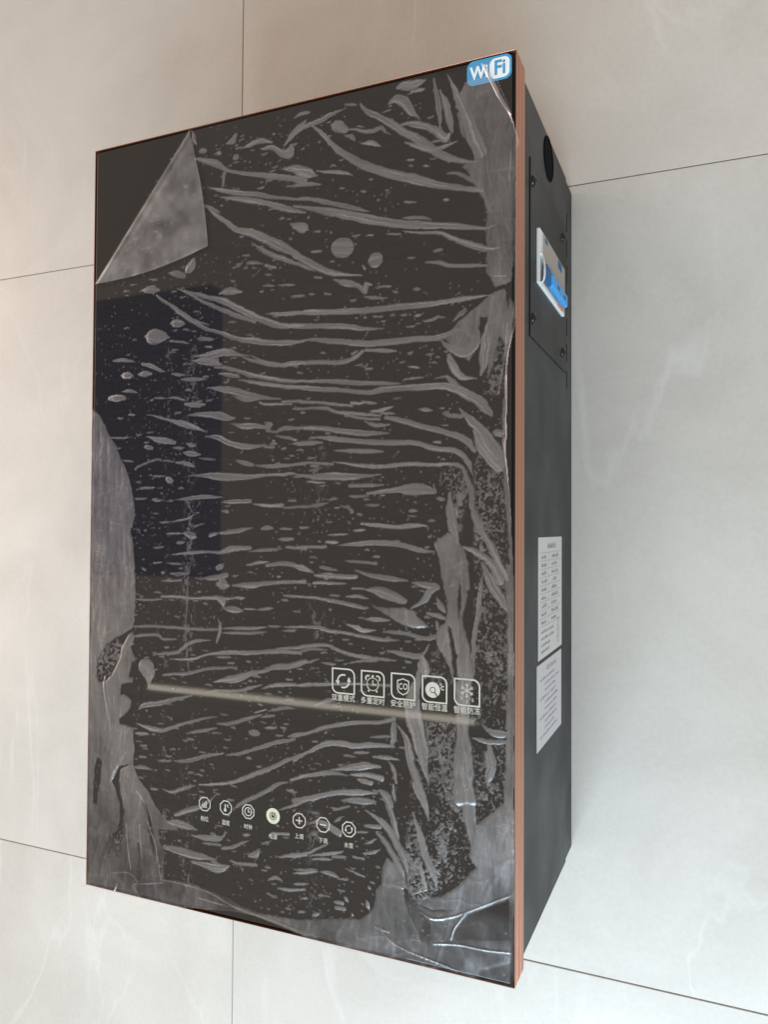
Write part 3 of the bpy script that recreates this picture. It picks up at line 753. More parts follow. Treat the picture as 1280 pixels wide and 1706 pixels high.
-60.3,-70.8,3 -52,-73.5,6.8 -51.1,-76.5,4.5
-52,-79.6,2.3 -42.1,-80.6,6 -31.4,-81.6,3
-43.2,-60.3,2.3 -28.1,-59.5,5.2 -3.8,-57.2,2.6 28,-55.3,2.9
7.3,-67.1,1.5 28.1,-66.9,2
-55,-53.2,4.5 -51.3,-59.1,6 -47.7,-60.5,4.5
-31.4,-79.7,1.5 -19.1,-80,1.5
-17.4,-80.2,1.8 -8.8,-78.6,2.6 -1.9,-77.7,1.8
-150.4,-100.8,1.9 -130.4,-99.4,2.2 -106.9,-99.2,2.2 -87.8,-98.9,2.2 -72.8,-99.3,2.7 -58.1,-98.5,3
-56.4,-89.6,2.1 -54.5,-98.6,3.9 -58,-109.4,1.5
-51.8,-96.9,2.3 -36.6,-96.1,2.7 -22.5,-95.3,3 -8.6,-93.8,2.6
-51.7,-100.7,1.8 -25.9,-99.6,2.7 -8.6,-97.5,2.1
-6.1,-92.9,1.5 5.8,-92.3,1.7
6.7,-95.8,1.7 20,-94.7,2.6
8.3,-92.4,1.5 28.3,-91.7,2
-150.3,-110.4,3.2 -134.2,-107.5,2.8 -120.4,-106.7,2.5 -114.5,-109.8,2.2 -100,-109.2,2.2
-126,-124.7,1.9 -112.4,-122.5,2.8 -98.9,-120.5,2.8 -91.4,-115.3,3.1 -82,-110.1,3.1 -65.3,-107.6,2.1
-106.5,-126.8,1.6 -91.2,-126.1,2.2 -80,-124.6,2.1 -65.2,-119.7,2.4 -45.3,-116.8,3.3 -25.8,-116,3.7 -1.6,-113.1,3.7 23.5,-112.9,2.9
-57.9,-121.5,3 -43.4,-120.5,2.1
0.9,-110.8,1.8 28.4,-108.3,2.3
-114.1,-141.8,1.6 -102.5,-139.4,2.2 -87.3,-138.2,3.1 -68.7,-132.9,2.7 -40.6,-129,1.5
-60.3,-142.9,2.3 -50.4,-140.5,6.8 -36.1,-137.9,6.7 -22.1,-133,4.4 -8.3,-129.7,2.9 -1.5,-126.3,4.4 12,-124.6,5.1 21.9,-121.6,5 28.5,-119,3.6
-68.5,-152.6,1.2 -53.9,-149.9,1.5 -36,-148.3,2.7 -25.5,-145.2,3 -12.5,-141.8,2.1
-12.4,-144.5,1.8 2,-140.6,3.2 15.4,-138.8,2.6 28.7,-139.1,3.1
-140.8,-135.2,4.8 -131.8,-136.9,17.3 -129.7,-145.4,7.1 -129.6,-151.7,1.6
-140.2,-174,1.6 -133.3,-169.4,4.7 -119.6,-166.5,4.7 -102.2,-161.8,3.1 -83.3,-156.3,2.8
-143.1,-187,1.6 -131.1,-188.9,4.7 -119.2,-190,4.7 -109.5,-188.6,3.1 -90.5,-181.5,2.5 -71.9,-175.8,2.4 -56.4,-171.9,2.1
-143.9,-195.8,3.2 -129,-194.9,3.5
-88.5,-189.7,1.5 -75.5,-186.5,2.7 -57.1,-181.8,3
-57.2,-178,3 -44.6,-176.7,3.3 -28.7,-171.4,3.3 -11.4,-166,2.3
-19.1,-165.3,1.5 -7.1,-161.1,1.8
-13.1,-168.3,2.1 0.6,-165.2,2
-6.3,-162.5,2 7.3,-159,2.9 18.9,-157.9,1.4
-23.3,-181.9,4.4 -19,-181.9,5.9 -14.3,-181.7,3.7
-9.5,-176.5,2.3 0.7,-175.4,2.6
8.2,-171.3,1.4 13.2,-170.7,1.4
-117.9,-217.1,1.6 -103.4,-214.9,1.9
-101.5,-214.6,2.2 -86.3,-212.8,3.4 -67.8,-206.4,3.3 -49.7,-202,2.1
-47.9,-203.3,1.8 -31.9,-199.9,2.7 -14.5,-193.4,3.2 2.5,-187.1,3.6 19.1,-182.6,2.6
12.5,-180.9,2.9 29,-177,3.1
-113.7,-240.7,1.9 -103,-242,2.8 -89.8,-236.7,3.4 -78.6,-233.1,3.3
-74.9,-231.6,2.1 -53,-228.2,2.7 -35.2,-223.3,3.3 -17.8,-215.1,4.1 -0.7,-207.1,3.6 16,-198.5,3.2 29.1,-192.7,3.1
-99,-261,3.1 -85.8,-255.2,4.6 -71,-249.2,3.3 -56.5,-238.1,1.8
-40.2,-247.7,2.2 -28,-239.3,3.7 -10.7,-230.3,3.6 1.1,-222.1,3.6 12.8,-218.4,3.2
15.3,-215.9,2.2 29.2,-210.5,3.1
4.7,-241.9,1.7 16.3,-236.6,2.3 29.4,-231.1,2.6
-146.5,-226.2,3.2 -136.5,-224.6,3.5 -124.6,-225.8,1.9
-108.4,-268.6,6.2 -93.2,-268.5,7.6 -76.3,-270.5,3.8
-125.4,-242.3,2.2 -118.5,-241.7,2.5
-138.8,-205.9,1.9 -131.8,-205.5,1.9
-139.6,-215.8,2.2 -130.7,-215.1,2.2
-88.4,-54.1,0.6 -89,-77.4,0.8 -90.6,-100.6,0.6 -89.1,-119,0.8 -87,-134.3,0.5
-142.6,-81.3,1.3 -139.6,-80.8,1.3
20.3,-126.1,1.4 25.3,-125.7,2
16.7,-42.8,6 26.9,-44.7,5.2 35.3,-47.5,1.8
40.3,-42.5,1.8 54.3,-44.8,2
35.3,-49.7,2.7 46.9,-49.6,5.1 57.5,-49.8,3.6
59.2,-50.1,3.6 72.8,-50,3.6
72.8,-44.3,2 85.4,-48.2,3.1 100.9,-50.6,4 116.9,-51.8,2.5
16.8,-55.9,2.4 27.8,-55.5,2.1
35.4,-55.9,2.4 64.9,-55.3,2.3
69.7,-59.1,2 81.6,-59.1,2
81.6,-59.8,2.9 90.2,-60.2,7.1 102.5,-63.2,8.4 113.2,-67,5.6
120.6,-52.8,2.8 131,-54.5,6.2 139.8,-55.6,5.5 134,-59.3,6.2 131.1,-64.9,5.5 125.2,-69.3,4.2 119.2,-72.3,4.2
16.9,-67.3,2.1 32.1,-67.5,2.4 47.1,-69.1,2.6 63.4,-71.3,3.6 74.6,-72.9,5.7 80.9,-74.1,5.7
49.5,-65.6,2 59.3,-65.7,2
64.1,-66.2,2 72.9,-65.1,2.9 83.2,-66.6,2
80.9,-82.6,2.6 90.3,-82.2,3.5 101.9,-82.3,2.3
17.1,-91.9,2.4 39,-91.4,2.6 50.5,-93.7,2.9 66.7,-94.6,2.6 82.6,-96.1,2.8 93.5,-97.8,2.8 108.8,-97.3,2
95.8,-91.5,2.3 107.3,-91.1,3.1 119.3,-92.5,3.1 131.2,-94.6,3.4 140,-92.7,3.4
17.3,-108.9,2.1 30.8,-106.6,2.4 47.3,-104.8,2.6 57.2,-107.8,2.6 70,-111.2,2.6 85.8,-112.2,2.6 107.4,-112.8,2
17.3,-114.1,2.1 32.5,-109,2.6 47.4,-108.4,1.5
66.9,-117.9,1.4 79.6,-114.8,2 90.5,-114,2
99.7,-105.6,2.3 110.4,-107,4.2 122.4,-108.3,4.8 129.8,-106.4,3.4 134.2,-99.2,3
128.3,-107.9,6.9 130.6,-116,8.3 131.3,-124.2,6.9
17.4,-124.5,1.5 27.5,-120.8,2.1 40,-116.9,2
42.5,-119.7,1.7 56.4,-119.8,2.6
17.5,-139.3,3.7 37.7,-136.9,3.2 52.5,-135.6,2.6 76.5,-133.6,2.3 101.4,-132.2,2.2
37.8,-153.6,1.2 47.7,-149.1,3.2 55.8,-146.9,3.2
17.9,-181.4,2.1 34.7,-175.1,2.9 51.1,-169,3.2 72,-164,3.6 92.3,-161.2,2.8 106.1,-157.7,3.5
106.1,-161.1,3.5 105.4,-169.6,4.9 104.7,-179.4,3.5
86.2,-173.4,2 104.7,-171.1,2
18.1,-199.8,2.1 29.8,-192.5,2.9 44.7,-184.2,4.3 59.3,-181.1,5 72.1,-181.8,5 87.8,-179.3,4.2 106.2,-178.6,4.2
72.1,-187.5,2.3 85.5,-185.6,2
87.9,-188.4,2.3 101.7,-187.5,3.5 110.8,-188.5,1.4
51.4,-203.7,2.3 67.5,-199.5,5 83.2,-196.1,6.4 94.1,-195.4,7
18.2,-214.5,2.6 34.9,-209.4,3.2 51.4,-205.8,3.2 67.5,-205.9,2.3
69.1,-205,3.6 83.3,-203.1,4.2 95.7,-204.3,4.9
75.4,-207.7,4.3 86.4,-209.1,4.2
101.7,-190.3,1.4 106.3,-196,2.8 107.9,-205.5,2.8
105.6,-207.2,1.7 106.4,-215.4,3.5 107.2,-220.2,1.7
94.2,-213.6,4.2 100.3,-216.3,5.6 103.4,-223.2,4.2
18.3,-232.2,3.7 35.1,-227.6,4.4 54.7,-221.2,4.3 75.5,-217.6,5 92.7,-216,4.2
61.2,-226,2.9 75.5,-224,5.7 91.2,-223.2,5.6
139.9,-63.2,1.4 142.8,-68.5,4.1 147.1,-73.8,6.8
133.3,-75.8,1.7 142.8,-77.4,4.1 147.2,-79.3,4.1
139.2,-81,2.7 141.4,-87.8,3.4
126.9,-113.5,8.3 125.4,-124.6,8.3 121.1,-141.6,12.4 122.6,-156.7,15.2 125.6,-166,12.4 128.6,-179.4,12.3 131.6,-192.8,8.2 134.6,-203.3,4.1
107.6,-161,1.4 116.7,-172.5,5.5 119.8,-188.7,6.9 125.8,-204.5,6.9 131.8,-219.1,5.5
175.3,-37.6,6.7 182.2,-50.8,8 189.1,-61.2,8 194.5,-71.5,6.6
175.6,-153.9,1.6 182.5,-159.2,5.3 196.1,-159.7,7.9
168.7,-165.3,4 182.5,-166.4,4 198.7,-164,3.9
181.2,-169.3,7.9 182.6,-183.6,7.9 179.9,-197.2,7.9
175.3,-44.3,2 172.6,-71.2,3.4 169.2,-98.3,3.4 169.3,-118.4,1.9
49.6,-76.7,2 51.2,-76.9,2
64.3,-87.1,1.4 73.1,-89.5,3.6 79.4,-91.3,3.6 90.4,-90.4,2
-110.1,-290.5,4.6 -89.1,-291.6,7.6 -70.5,-292.3,6 -55.9,-292,3.7
-81.8,-276,3 -67,-275.8,5.3 -50.7,-273.2,4.5 -48,-267.6,2.1
-70.6,-281,2.1 -52.4,-279.5,2.1
-50.6,-282.1,2.1 -39.9,-278.9,2.7 -24.1,-271.1,2.3
-29.4,-267.3,2.9 -22.5,-266.2,2.9
-79.6,-298.4,3 -66.7,-299.1,6 -52.2,-298.8,8.9 -43.3,-295.8,5.2
-41.5,-290.3,2.7 -34.4,-291.7,2.9 -16.2,-290,2.6
-24,-283.6,2.2 -17.1,-281,5.8 -12.8,-277.3,2.2
3.3,-279.9,1.7 16.7,-276.2,3.1 29.8,-273.4,3.1
-4.1,-299.5,2 1.8,-296.5,3.6 8.5,-297.7,2.3
3.6,-304.8,2.3 13.6,-304.4,2.9 30,-301.8,2.3
-1.1,-261.3,2 13.2,-259.6,2.6
-10.3,-271.5,1.7 -3.5,-269.2,2
-18.4,-319.6,1.5 -16.7,-319.3,1.5
-6.2,-311,1.4 -3.1,-310.6,1.4
54,-235.1,1.7 69.2,-229.3,2
81.9,-230.3,2.3 91.2,-234.5,4.2 102,-241.9,6.3 108.1,-250.7,6.9 114.2,-260.7,6.9 117.2,-272.6,5.5
94.2,-213.8,2.8 100.4,-222.7,4.9 105,-233.1,4.9 109.6,-246.3,2.8
92.1,-246.3,2.5 99,-252.2,4.9 106.7,-262,5.5 112.7,-272,5.5 115.8,-279.7,4.1
81.2,-242.4,3.5 94.3,-241.1,3.5
31.1,-248.7,1.2 41.9,-245.6,3.6 51.7,-248.4,5.7 59.8,-251.4,5.7
55.7,-243.5,2 62.1,-238.2,2.9
74.1,-249.2,1.7 84.3,-246.8,2
18.7,-277,2.9 28.8,-273.1,2.6 38.7,-267.8,2 51,-260.7,1.4
32.1,-274,1.7 51.9,-269.2,2.9 63.9,-265,2.3
34.7,-276.5,2 53.5,-273.2,2.3
54.3,-271,2 66.3,-269.3,2.3
72.7,-267.8,1.7 81.3,-267.7,2
81.3,-263.8,1.4 88.3,-261.6,2.5 94.5,-258.5,1.7
83.6,-256.1,2 91.3,-251.3,2.2
18.8,-290.2,2 41.3,-284.7,2.6
18.8,-287.3,2 40.5,-283.4,2
43.8,-284.3,2.9 53.6,-284.7,3.6 60.1,-286.4,2.6
58.5,-287.4,1.4 68,-286.4,2
18.9,-299,2.3 32.3,-296.2,2.3
19,-304.1,2 29,-301.5,2.3
68,-278.6,1.1 82.2,-281.7,2
26.6,-309.2,2.3 32.1,-308.1,2.3
41.5,-303.7,2.3 46.9,-302.7,2.3
23.8,-319.9,2 29.5,-318.8,2
55.7,-306.2,2.9 63.1,-305.8,2.8
65,-300.4,3.5 68.2,-304.1,2.8
57.3,-310.4,3.1 64.7,-309.6,3.1
121.3,-197.6,4.1 125.8,-209.4,6.2 131.8,-219.5,5.5 134.7,-230,2.7
121.5,-226.5,2.7 127.4,-240.7,5.5 131.9,-256.3,6.8 137.8,-268.9,6.8 142.2,-280.3,4
127.6,-265.3,2.7 130.5,-274.3,4.1 132.8,-282.1,2
137.8,-264.8,1.4 143.6,-269.2,2.7
162.5,-184.3,14.7 163.2,-196.2,13.4 165.4,-209.3,11.3 166.1,-221.2,10.7 170.3,-240.5,8 170.4,-255.1,5.3
35.8,-320.4,1.4 42.4,-317.7,4.3
71.4,-311.9,2 72.2,-313.9,2
85.4,-288.1,2.8 86.9,-290.6,2.8
83.9,-299.6,2.8 86.2,-306.2,4.2'''
MASSES = '''161.5,323.6 178.5,323.9 188.3,305.3 197.9,288.3 204,270.2 200,264.9 199.7,228.5 199.2,188.3 196.8,168.4 184.5,165.8 177.5,178.9 178.9,193.7 177.4,207.6 178.8,221 176,232.4 170.3,241.6 164.6,253.6 160.3,259.9 168.8,263.9 167.4,272.4 158.8,283.8 153,305.9 158.7,318.6
146.4,131.5 156.4,143 170.6,152.5 183.1,161.9 191.3,163.7 198.8,153.4 198.9,144 196.9,126.8 193.5,108.4 191.4,124.6 187.3,130.4 183.2,109.2 179.1,98.7 180.4,128.3 179,144.8 173.4,145.3 172,137.3 170.7,123.8 165.1,113.3 156.5,119.5
-203.9,99.6 -193.1,94 -188.7,89.7 -180,75.2 -170.4,61.8 -164,50.1 -157.6,38.6 -152.3,25.6 -149.1,12.6 -147.5,-0.2 -149.8,-9.9 -151.7,-16.3 -148.5,-29.1 -146.7,-48.3 -145.7,-78.7 -203,-81.1 -204.7,16.5 -203.4,66.3
138.2,-22.9 149.8,-14.5 157,-19.9 161.3,-26.7 164.8,-37.4 165.6,-56.3 145.6,-57.1 142.6,-33.8
193.5,118 199.5,137.5 200.6,-54.3 191.8,-54.6 196.5,-35.4 191.6,17.7 190.2,71.3
-205.6,-55.9 -146,-54.2 -146.4,-95.8 -150.4,-104 -146.2,-110.1 -150.1,-120 -143.9,-130.7 -147.7,-148.5 -149.3,-174.1 -161.3,-188.1 -147,-191.3 -143.7,-208.4 -146.5,-223 -140.3,-234.9 -130.3,-242.9 -120.2,-257.2 -108.5,-267.8 -96.9,-272.2 -118,-277 -116.9,-287.7 -205.6,-302.2 -205.2,-205.7 -204.4,-123.5
144.1,-36.9 165.5,-36.5 163.5,-62.2 161.4,-71.8 160.7,-82.6 165.7,-97.2 169.3,-118.4 165.8,-140.2 165.2,-159 168.7,-178.7 168.8,-196 171.6,-213.4 154.8,-215.8 153.3,-187.3 156.1,-166.7 156,-141.1 154.5,-126.4 150.2,-114.5 142.9,-102.7 140,-93.3 141.4,-86.4 147.2,-82 149.3,-72.3 147.1,-58.8
85.6,-71 98,-73.3 113.2,-71.9 122.2,-74.3 125.2,-79 134.1,-86.1 119.3,-86.9 107.2,-82.7 94.9,-76.3
193.1,-37.2 200.5,-37 200.8,-210.1 192.1,-211.3 194,-156 194.6,-103.2
-207,-222.4 -160.9,-216.9 -142.3,-235.2 -132.3,-241.7 -120.2,-258.8 -108.4,-269.4 -95,-273.5 -117,-276.9 -115.9,-286.1 -110,-295.9 -111.6,-319.3 -96.3,-316.6 -70.1,-318.6 -41.2,-322.8 -34,-328.8 -42.8,-334.9 -69.9,-337.3 -101.7,-340.5 -136.8,-341.1 -167.1,-343 -204.9,-344.5
-111.6,-319.3 -88.8,-318.2 -61,-319.1 -43,-323.1 -27,-327.4 -9.8,-328.4 13.8,-327.2 31.8,-325.7 31.9,-338.4 8.9,-336.1 -16.6,-332.6 -34,-332.4 -69.9,-336.6
17.5,-327.8 52.2,-320 79.3,-314.6 90.1,-304 91.6,-289.8 96.1,-284.7 97.6,-271.9 100.6,-263.1 108.2,-267.3 114.3,-277.3 120.3,-281.7 126.2,-294.2 137.9,-297.3 157.9,-292 166.3,-290.4 200.9,-273.2 201.1,-341.1 172,-339.4 129.4,-339.1 84.1,-340.9 60.5,-342.5 41,-341 17.6,-335.8
171.7,-227 179.9,-220.5 197.5,-203.5 200.8,-183.4 200.9,-273.2 166.3,-290.4 137.9,-296 121.8,-292.3 143.6,-285.4 157.8,-274.7 171.8,-258.9 166.2,-251.9'''
TIGHT = '''-190.1,-148.7 -189.3,-134 -179,-118.6 -166.6,-112.2 -150.4,-103.2 -146.3,-103.8 -154.3,-110.6 -160.3,-120.6 -164.2,-133.8 -170.3,-143.9 -178.4,-152.6 -186.8,-153.3
-148.9,-132.6 -141.9,-130.5 -139.8,-135.2 -145.7,-146.7 -151.8,-145.6
-160.8,-152.8 -145.6,-149.9 -143.5,-157.7 -141.3,-173.3 -143,-187.8 -161.3,-189.7 -163.4,-185.1 -151.3,-175.9 -147.4,-167.6 -155.6,-161.9 -161.7,-163.3
-186.8,-221.5 -181.4,-225.7 -182.3,-238.8 -185.2,-252.1 -187.1,-265.3 -192.4,-264.4 -191.6,-249.7 -190.8,-233.4
-169.8,-240.3 -162.7,-229.8 -160.7,-226.4 -148.6,-222.5 -159.6,-229.4 -161.5,-240.8 -159.3,-251.7 -155.6,-263.9 -156.2,-279.9 -161.8,-290.3 -172,-295.4 -174.1,-292.3 -162.9,-284.1 -160,-274.1 -160.2,-261.4 -165.5,-249.4
-177.1,-297.6 -162.9,-285.7 -158.9,-278.7 -155.5,-271.9 -157.7,-288.1 -158.4,-307.3 -162.5,-309.5 -167.7,-302.5 -173.9,-306.7
-135.7,-252.4 -131.1,-255.7 -126,-267.4 -122.8,-282.5 -117.7,-300.3 -119.5,-307.6 -123.6,-295.1 -127.7,-281.7 -130.9,-265
-140.3,-291.6 -137.9,-291.2 -136,-309.7 -136.6,-326.3 -139.8,-326.8 -139.2,-310.3
114.3,-282.8 121.8,-288.2 127.7,-296.6 136.5,-308.4 135.8,-322.1 129.3,-320.8 121.9,-307.4 115.9,-296.2
166.3,-293 196.3,-276.7 197,-306.4 171.9,-311.1 156.6,-314.3 152.3,-310.6 157.9,-301.4
174.7,-332.2 197.7,-321.8 197.7,-338.6 173.4,-337.8
148.6,-83.3 151.5,-85.2 155.8,-105.9 157.3,-124.8 154.5,-125 151.6,-103.5
157.8,-46.1 159.3,-65.1 157.9,-81.4 156.4,-65.2
148.6,308.2 157.3,302.9 154.4,300.7 151.5,302.7
194.1,163.4 196.8,163 195.5,148.4 193.4,156.7'''
SPECKLE = '''179,128.7 194.1,127.3 188.8,86.1 175,88.3
170.8,69.6 194.3,44.3 193.8,-54.5 169.8,-55.4 168.9,-9 169.5,37
136.5,32.4 156.8,33.3 165.3,18.1 157,-22.7 149.7,18.4 139.5,22.7
169.7,-40.4 195.8,-39.7 196,-155.7 170.1,-155.8 169.9,-105
131.5,-157.1 156,-154.6 154.8,-215.8 134.7,-218.7
168.7,-169.3 196.1,-166.2 196.2,-209.8 171.6,-213.4
135.6,-97.7 142.9,-104.1 150.2,-119.9 154.5,-127.7 137.2,-129.2 135.7,-115.6
119.8,-193.7 157.5,-188.9 166.1,-227.9 173.1,-257.3 157.8,-274.7 133.5,-290.1 120.3,-292.6 114.2,-260.7 120,-228.1
171.6,-193.8 192.1,-191.1 192.2,-237 171.7,-227
-190.1,-148.7 -189.3,-134 -179,-118.6 -166.6,-112.2 -158.3,-120.5 -170.3,-143.9 -178.4,-152.6
-174.3,-282.7 -156.3,-276.7 -157.6,-293.1 -176.1,-296.1
-178.2,-297.8 -157.8,-281.8 -157.4,-308.7 -175.9,-310.2'''
CREASES = '''94.8,-317,1.1 99.4,-323,1.2 108.5,-328,1.2 120.5,-330.9,1.2 135.2,-333.1,1.2 148.1,-334.9,1.1 158.1,-336.7,0.8
138,-321,1.1 158,-317.4,1.3 178.8,-316.8,1.2 197.7,-314.7,0.9
163.5,-293.6,0.9 155.1,-306,1.3 152.3,-314.6,1.1
127.7,-299.4,1.1 137.9,-302.7,1.6 152.3,-298.5,1.2 163.5,-292.9,0.9 197.6,-273.8,0.8
120.4,-321.3,0.7 127.8,-321.1,0.7
90.2,-318,1.1 94.8,-318.4,1.4 102.4,-319.6,1.1
129.3,-335.7,1.1 132.3,-339.1,1.4 143.8,-337.2,0.8
105.3,-283.7,1 114.3,-284.1,1
166.5,-339.4,1.3 169.9,-337.2,1.1
-155.7,-217.8,1.3 -166.8,-232,1.9 -171.8,-243.1,1.3
-141.2,-246.1,1.3 -132,-257.4,1.9 -127.9,-274,1.9 -119.8,-291.4,1.5 -118.6,-306.7,1.1
-137.7,-275.5,1.3 -136.5,-291,1.4 -134.3,-304.7,1.1
-152.8,-277.8,1.3 -150.4,-299.6,1.6 -147.1,-316.4,1.3
-162.1,-331.7,1.3 -166.1,-339.6,1.9
-142.9,-329,1.3 -138,-327.6,1.9 -111.6,-321.7,1.1
-144.9,-330.1,1.1 -138.8,-336.8,1.4 -135.8,-341,1.1
-111.6,-319.3,1.1 -88.7,-319,1.4 -61,-321.4,1.8 -41.1,-327.2,2.1 -23.5,-329.6,2 -8,-330.9,1.7 13.9,-333.7,1.7 31.9,-337,1.4
-73.7,-327.5,1.2 -59.1,-328.5,1.2 -42.9,-329,1
-108.2,-290.2,1.4 -104.3,-291.9,0.9
-167.4,-323.1,1.1 -149.1,-319.9,1.3 -139,-325.9,1.3
-117.7,-300.3,1.2 -115.6,-312.3,1.5 -113.5,-319.7,1.2
194.1,138,1.1 192.8,122,1.2 190.1,103.5,1.1 187.4,87.5,0.8
174.3,335.2,1.9 179.9,323.5,3.6 188.3,305.3,3 197.9,288.3,2.2 204,270.2,1.3
178.5,325.2,1.9 188.3,305.3,1.9 197.9,288.3,1.6 204,269.5,1.1
184.5,174,0.8 192.7,173,0.8
196.6,265.5,0.8 195.3,242.8,0.8
-179.6,-147.9,1.3 -180.4,-160.9,1.6 -171.5,-195.6,1.3
-153.8,-213.6,1.3 -162.8,-225,1.9 -170.8,-242.1,1.3'''
OUTLINE = '''-198.5,216.5 -94.7,338.4 -83.2,339.3 13.4,335.9 132.1,335.4 158.5,334 167.9,333.6 179.4,335 186.3,319.5 195.4,297.4 202.6,270.6 200.8,243 200.5,163.7 200.1,137.4 195.3,115.9 194,85.3 194.1,41.4 196.4,10.8 199.1,-41.4 199.7,-106.2 200,-277.5 199.7,-339.2 165.3,-339.5 127.8,-339.7 98.3,-339.9 67.7,-341.1 30.3,-338.8 8.6,-334.7 -16.5,-331 -34.1,-331.6 -102,-340.4 -132.7,-341.1 -166.7,-341.3 -201.3,-340.7 -201.5,-245.4 -200.2,-24.1 -199.4,143.5'''
FLAP = [(-198.2, 212.8), (-90.6, 338.7), (-69.4, 231.5)]

# ------------------------------------------------------------------ the wrinkled protective film
def parse(t): return [[tuple(float(v) for v in p.split(',')) for p in l.split()] for l in t.split('\n')]
STEP = .55
gx = np.arange(-204.0, 206.5, STEP); gy = np.arange(-344.0, 343.0, STEP)
NX, NY = len(gx), len(gy)
X, Y = np.meshgrid(gx, gy)
rng = np.random.default_rng(11)
def vnoise(sx, sy, octv=1, seed=0, X_=None, Y_=None, rough=.5):
    """smooth value noise with cell sizes sx, sy in mm, range about 0..1"""
    X0 = X if X_ is None else X_; Y0 = Y if Y_ is None else Y_
    g = np.random.default_rng(seed); tot = np.zeros_like(X0); amp = 1; s = 0
    for o in range(octv):
        u = (X0 + 260) / (sx / 2**o); v = (Y0 + 400) / (sy / 2**o)
        n = int(max(u.max() - u.min(), 2)) + 4, int(max(v.max() - v.min(), 2)) + 4
        R = g.random((n[1], n[0]))
        u = u - np.floor(u.min()); v = v - np.floor(v.min()); i = np.floor(u).astype(int); j = np.floor(v).astype(int)
        a = u - i; b = v - j; a = a * a * (3 - 2 * a); b = b * b * (3 - 2 * b)
        tot += amp * ((R[j, i] * (1 - a) + R[j, i + 1] * a) * (1 - b) + (R[j + 1, i] * (1 - a) + R[j + 1, i + 1] * a) * b)
        s += amp; amp *= rough
    return tot / s
def sstep(a, b, x):
    t = np.clip((x - a) / (b - a), 0, 1); return t * t * (3 - 2 * t)
WX = X + (vnoise(7, 6, 3, 1, rough=.7) - .5) * 2.6; WY = Y + (vnoise(16, 5, 2, 2) - .5) * 1.1 + (vnoise(2.2, 1.8, 2, 3) - .5) * .9
def inside(poly, X_, Y_):
    r = np.zeros(X_.shape, bool); n = len(poly)
    for i in range(n):
        x0, y0 = poly[i][:2]; x1, y1 = poly[(i + 1) % n][:2]
        if y0 == y1: continue
        c = ((y0 > Y_) != (y1 > Y_)) & (X_ < (x1 - x0) * (Y_ - y0) / (y1 - y0) + x0); r ^= c
    return r
def blur(a, n):
    for _ in range(n):
        b = a.copy(); b[1:-1] = (a[:-2] + 2 * a[1:-1] + a[2:]) / 4; a = b.copy(); a[:, 1:-1] = (b[:, :-2] + 2 * b[:, 1:-1] + b[:, 2:]) / 4
    return a
def spline(pts):
    P = [np.array(p) for p in pts]; P = [2 * P[0] - P[1]] + P + [2 * P[-1] - P[-2]]; out = []
    for i in range(1, len(P) - 2):
        n = max(2, int(np.hypot(*(P[i + 1] - P[i])[:2]) / 2.2))
        for k in range(n):
            t = k / n; a, b, c, d = P[i - 1], P[i], P[i + 1], P[i + 2]
            out.append(.5 * (2 * b + (c - a) * t + (2 * a - 5 * b + 4 * c - d) * t * t + (3 * b - a - 3 * c + d) * t ** 3))
    out.append(P[-2]); return np.array(out)
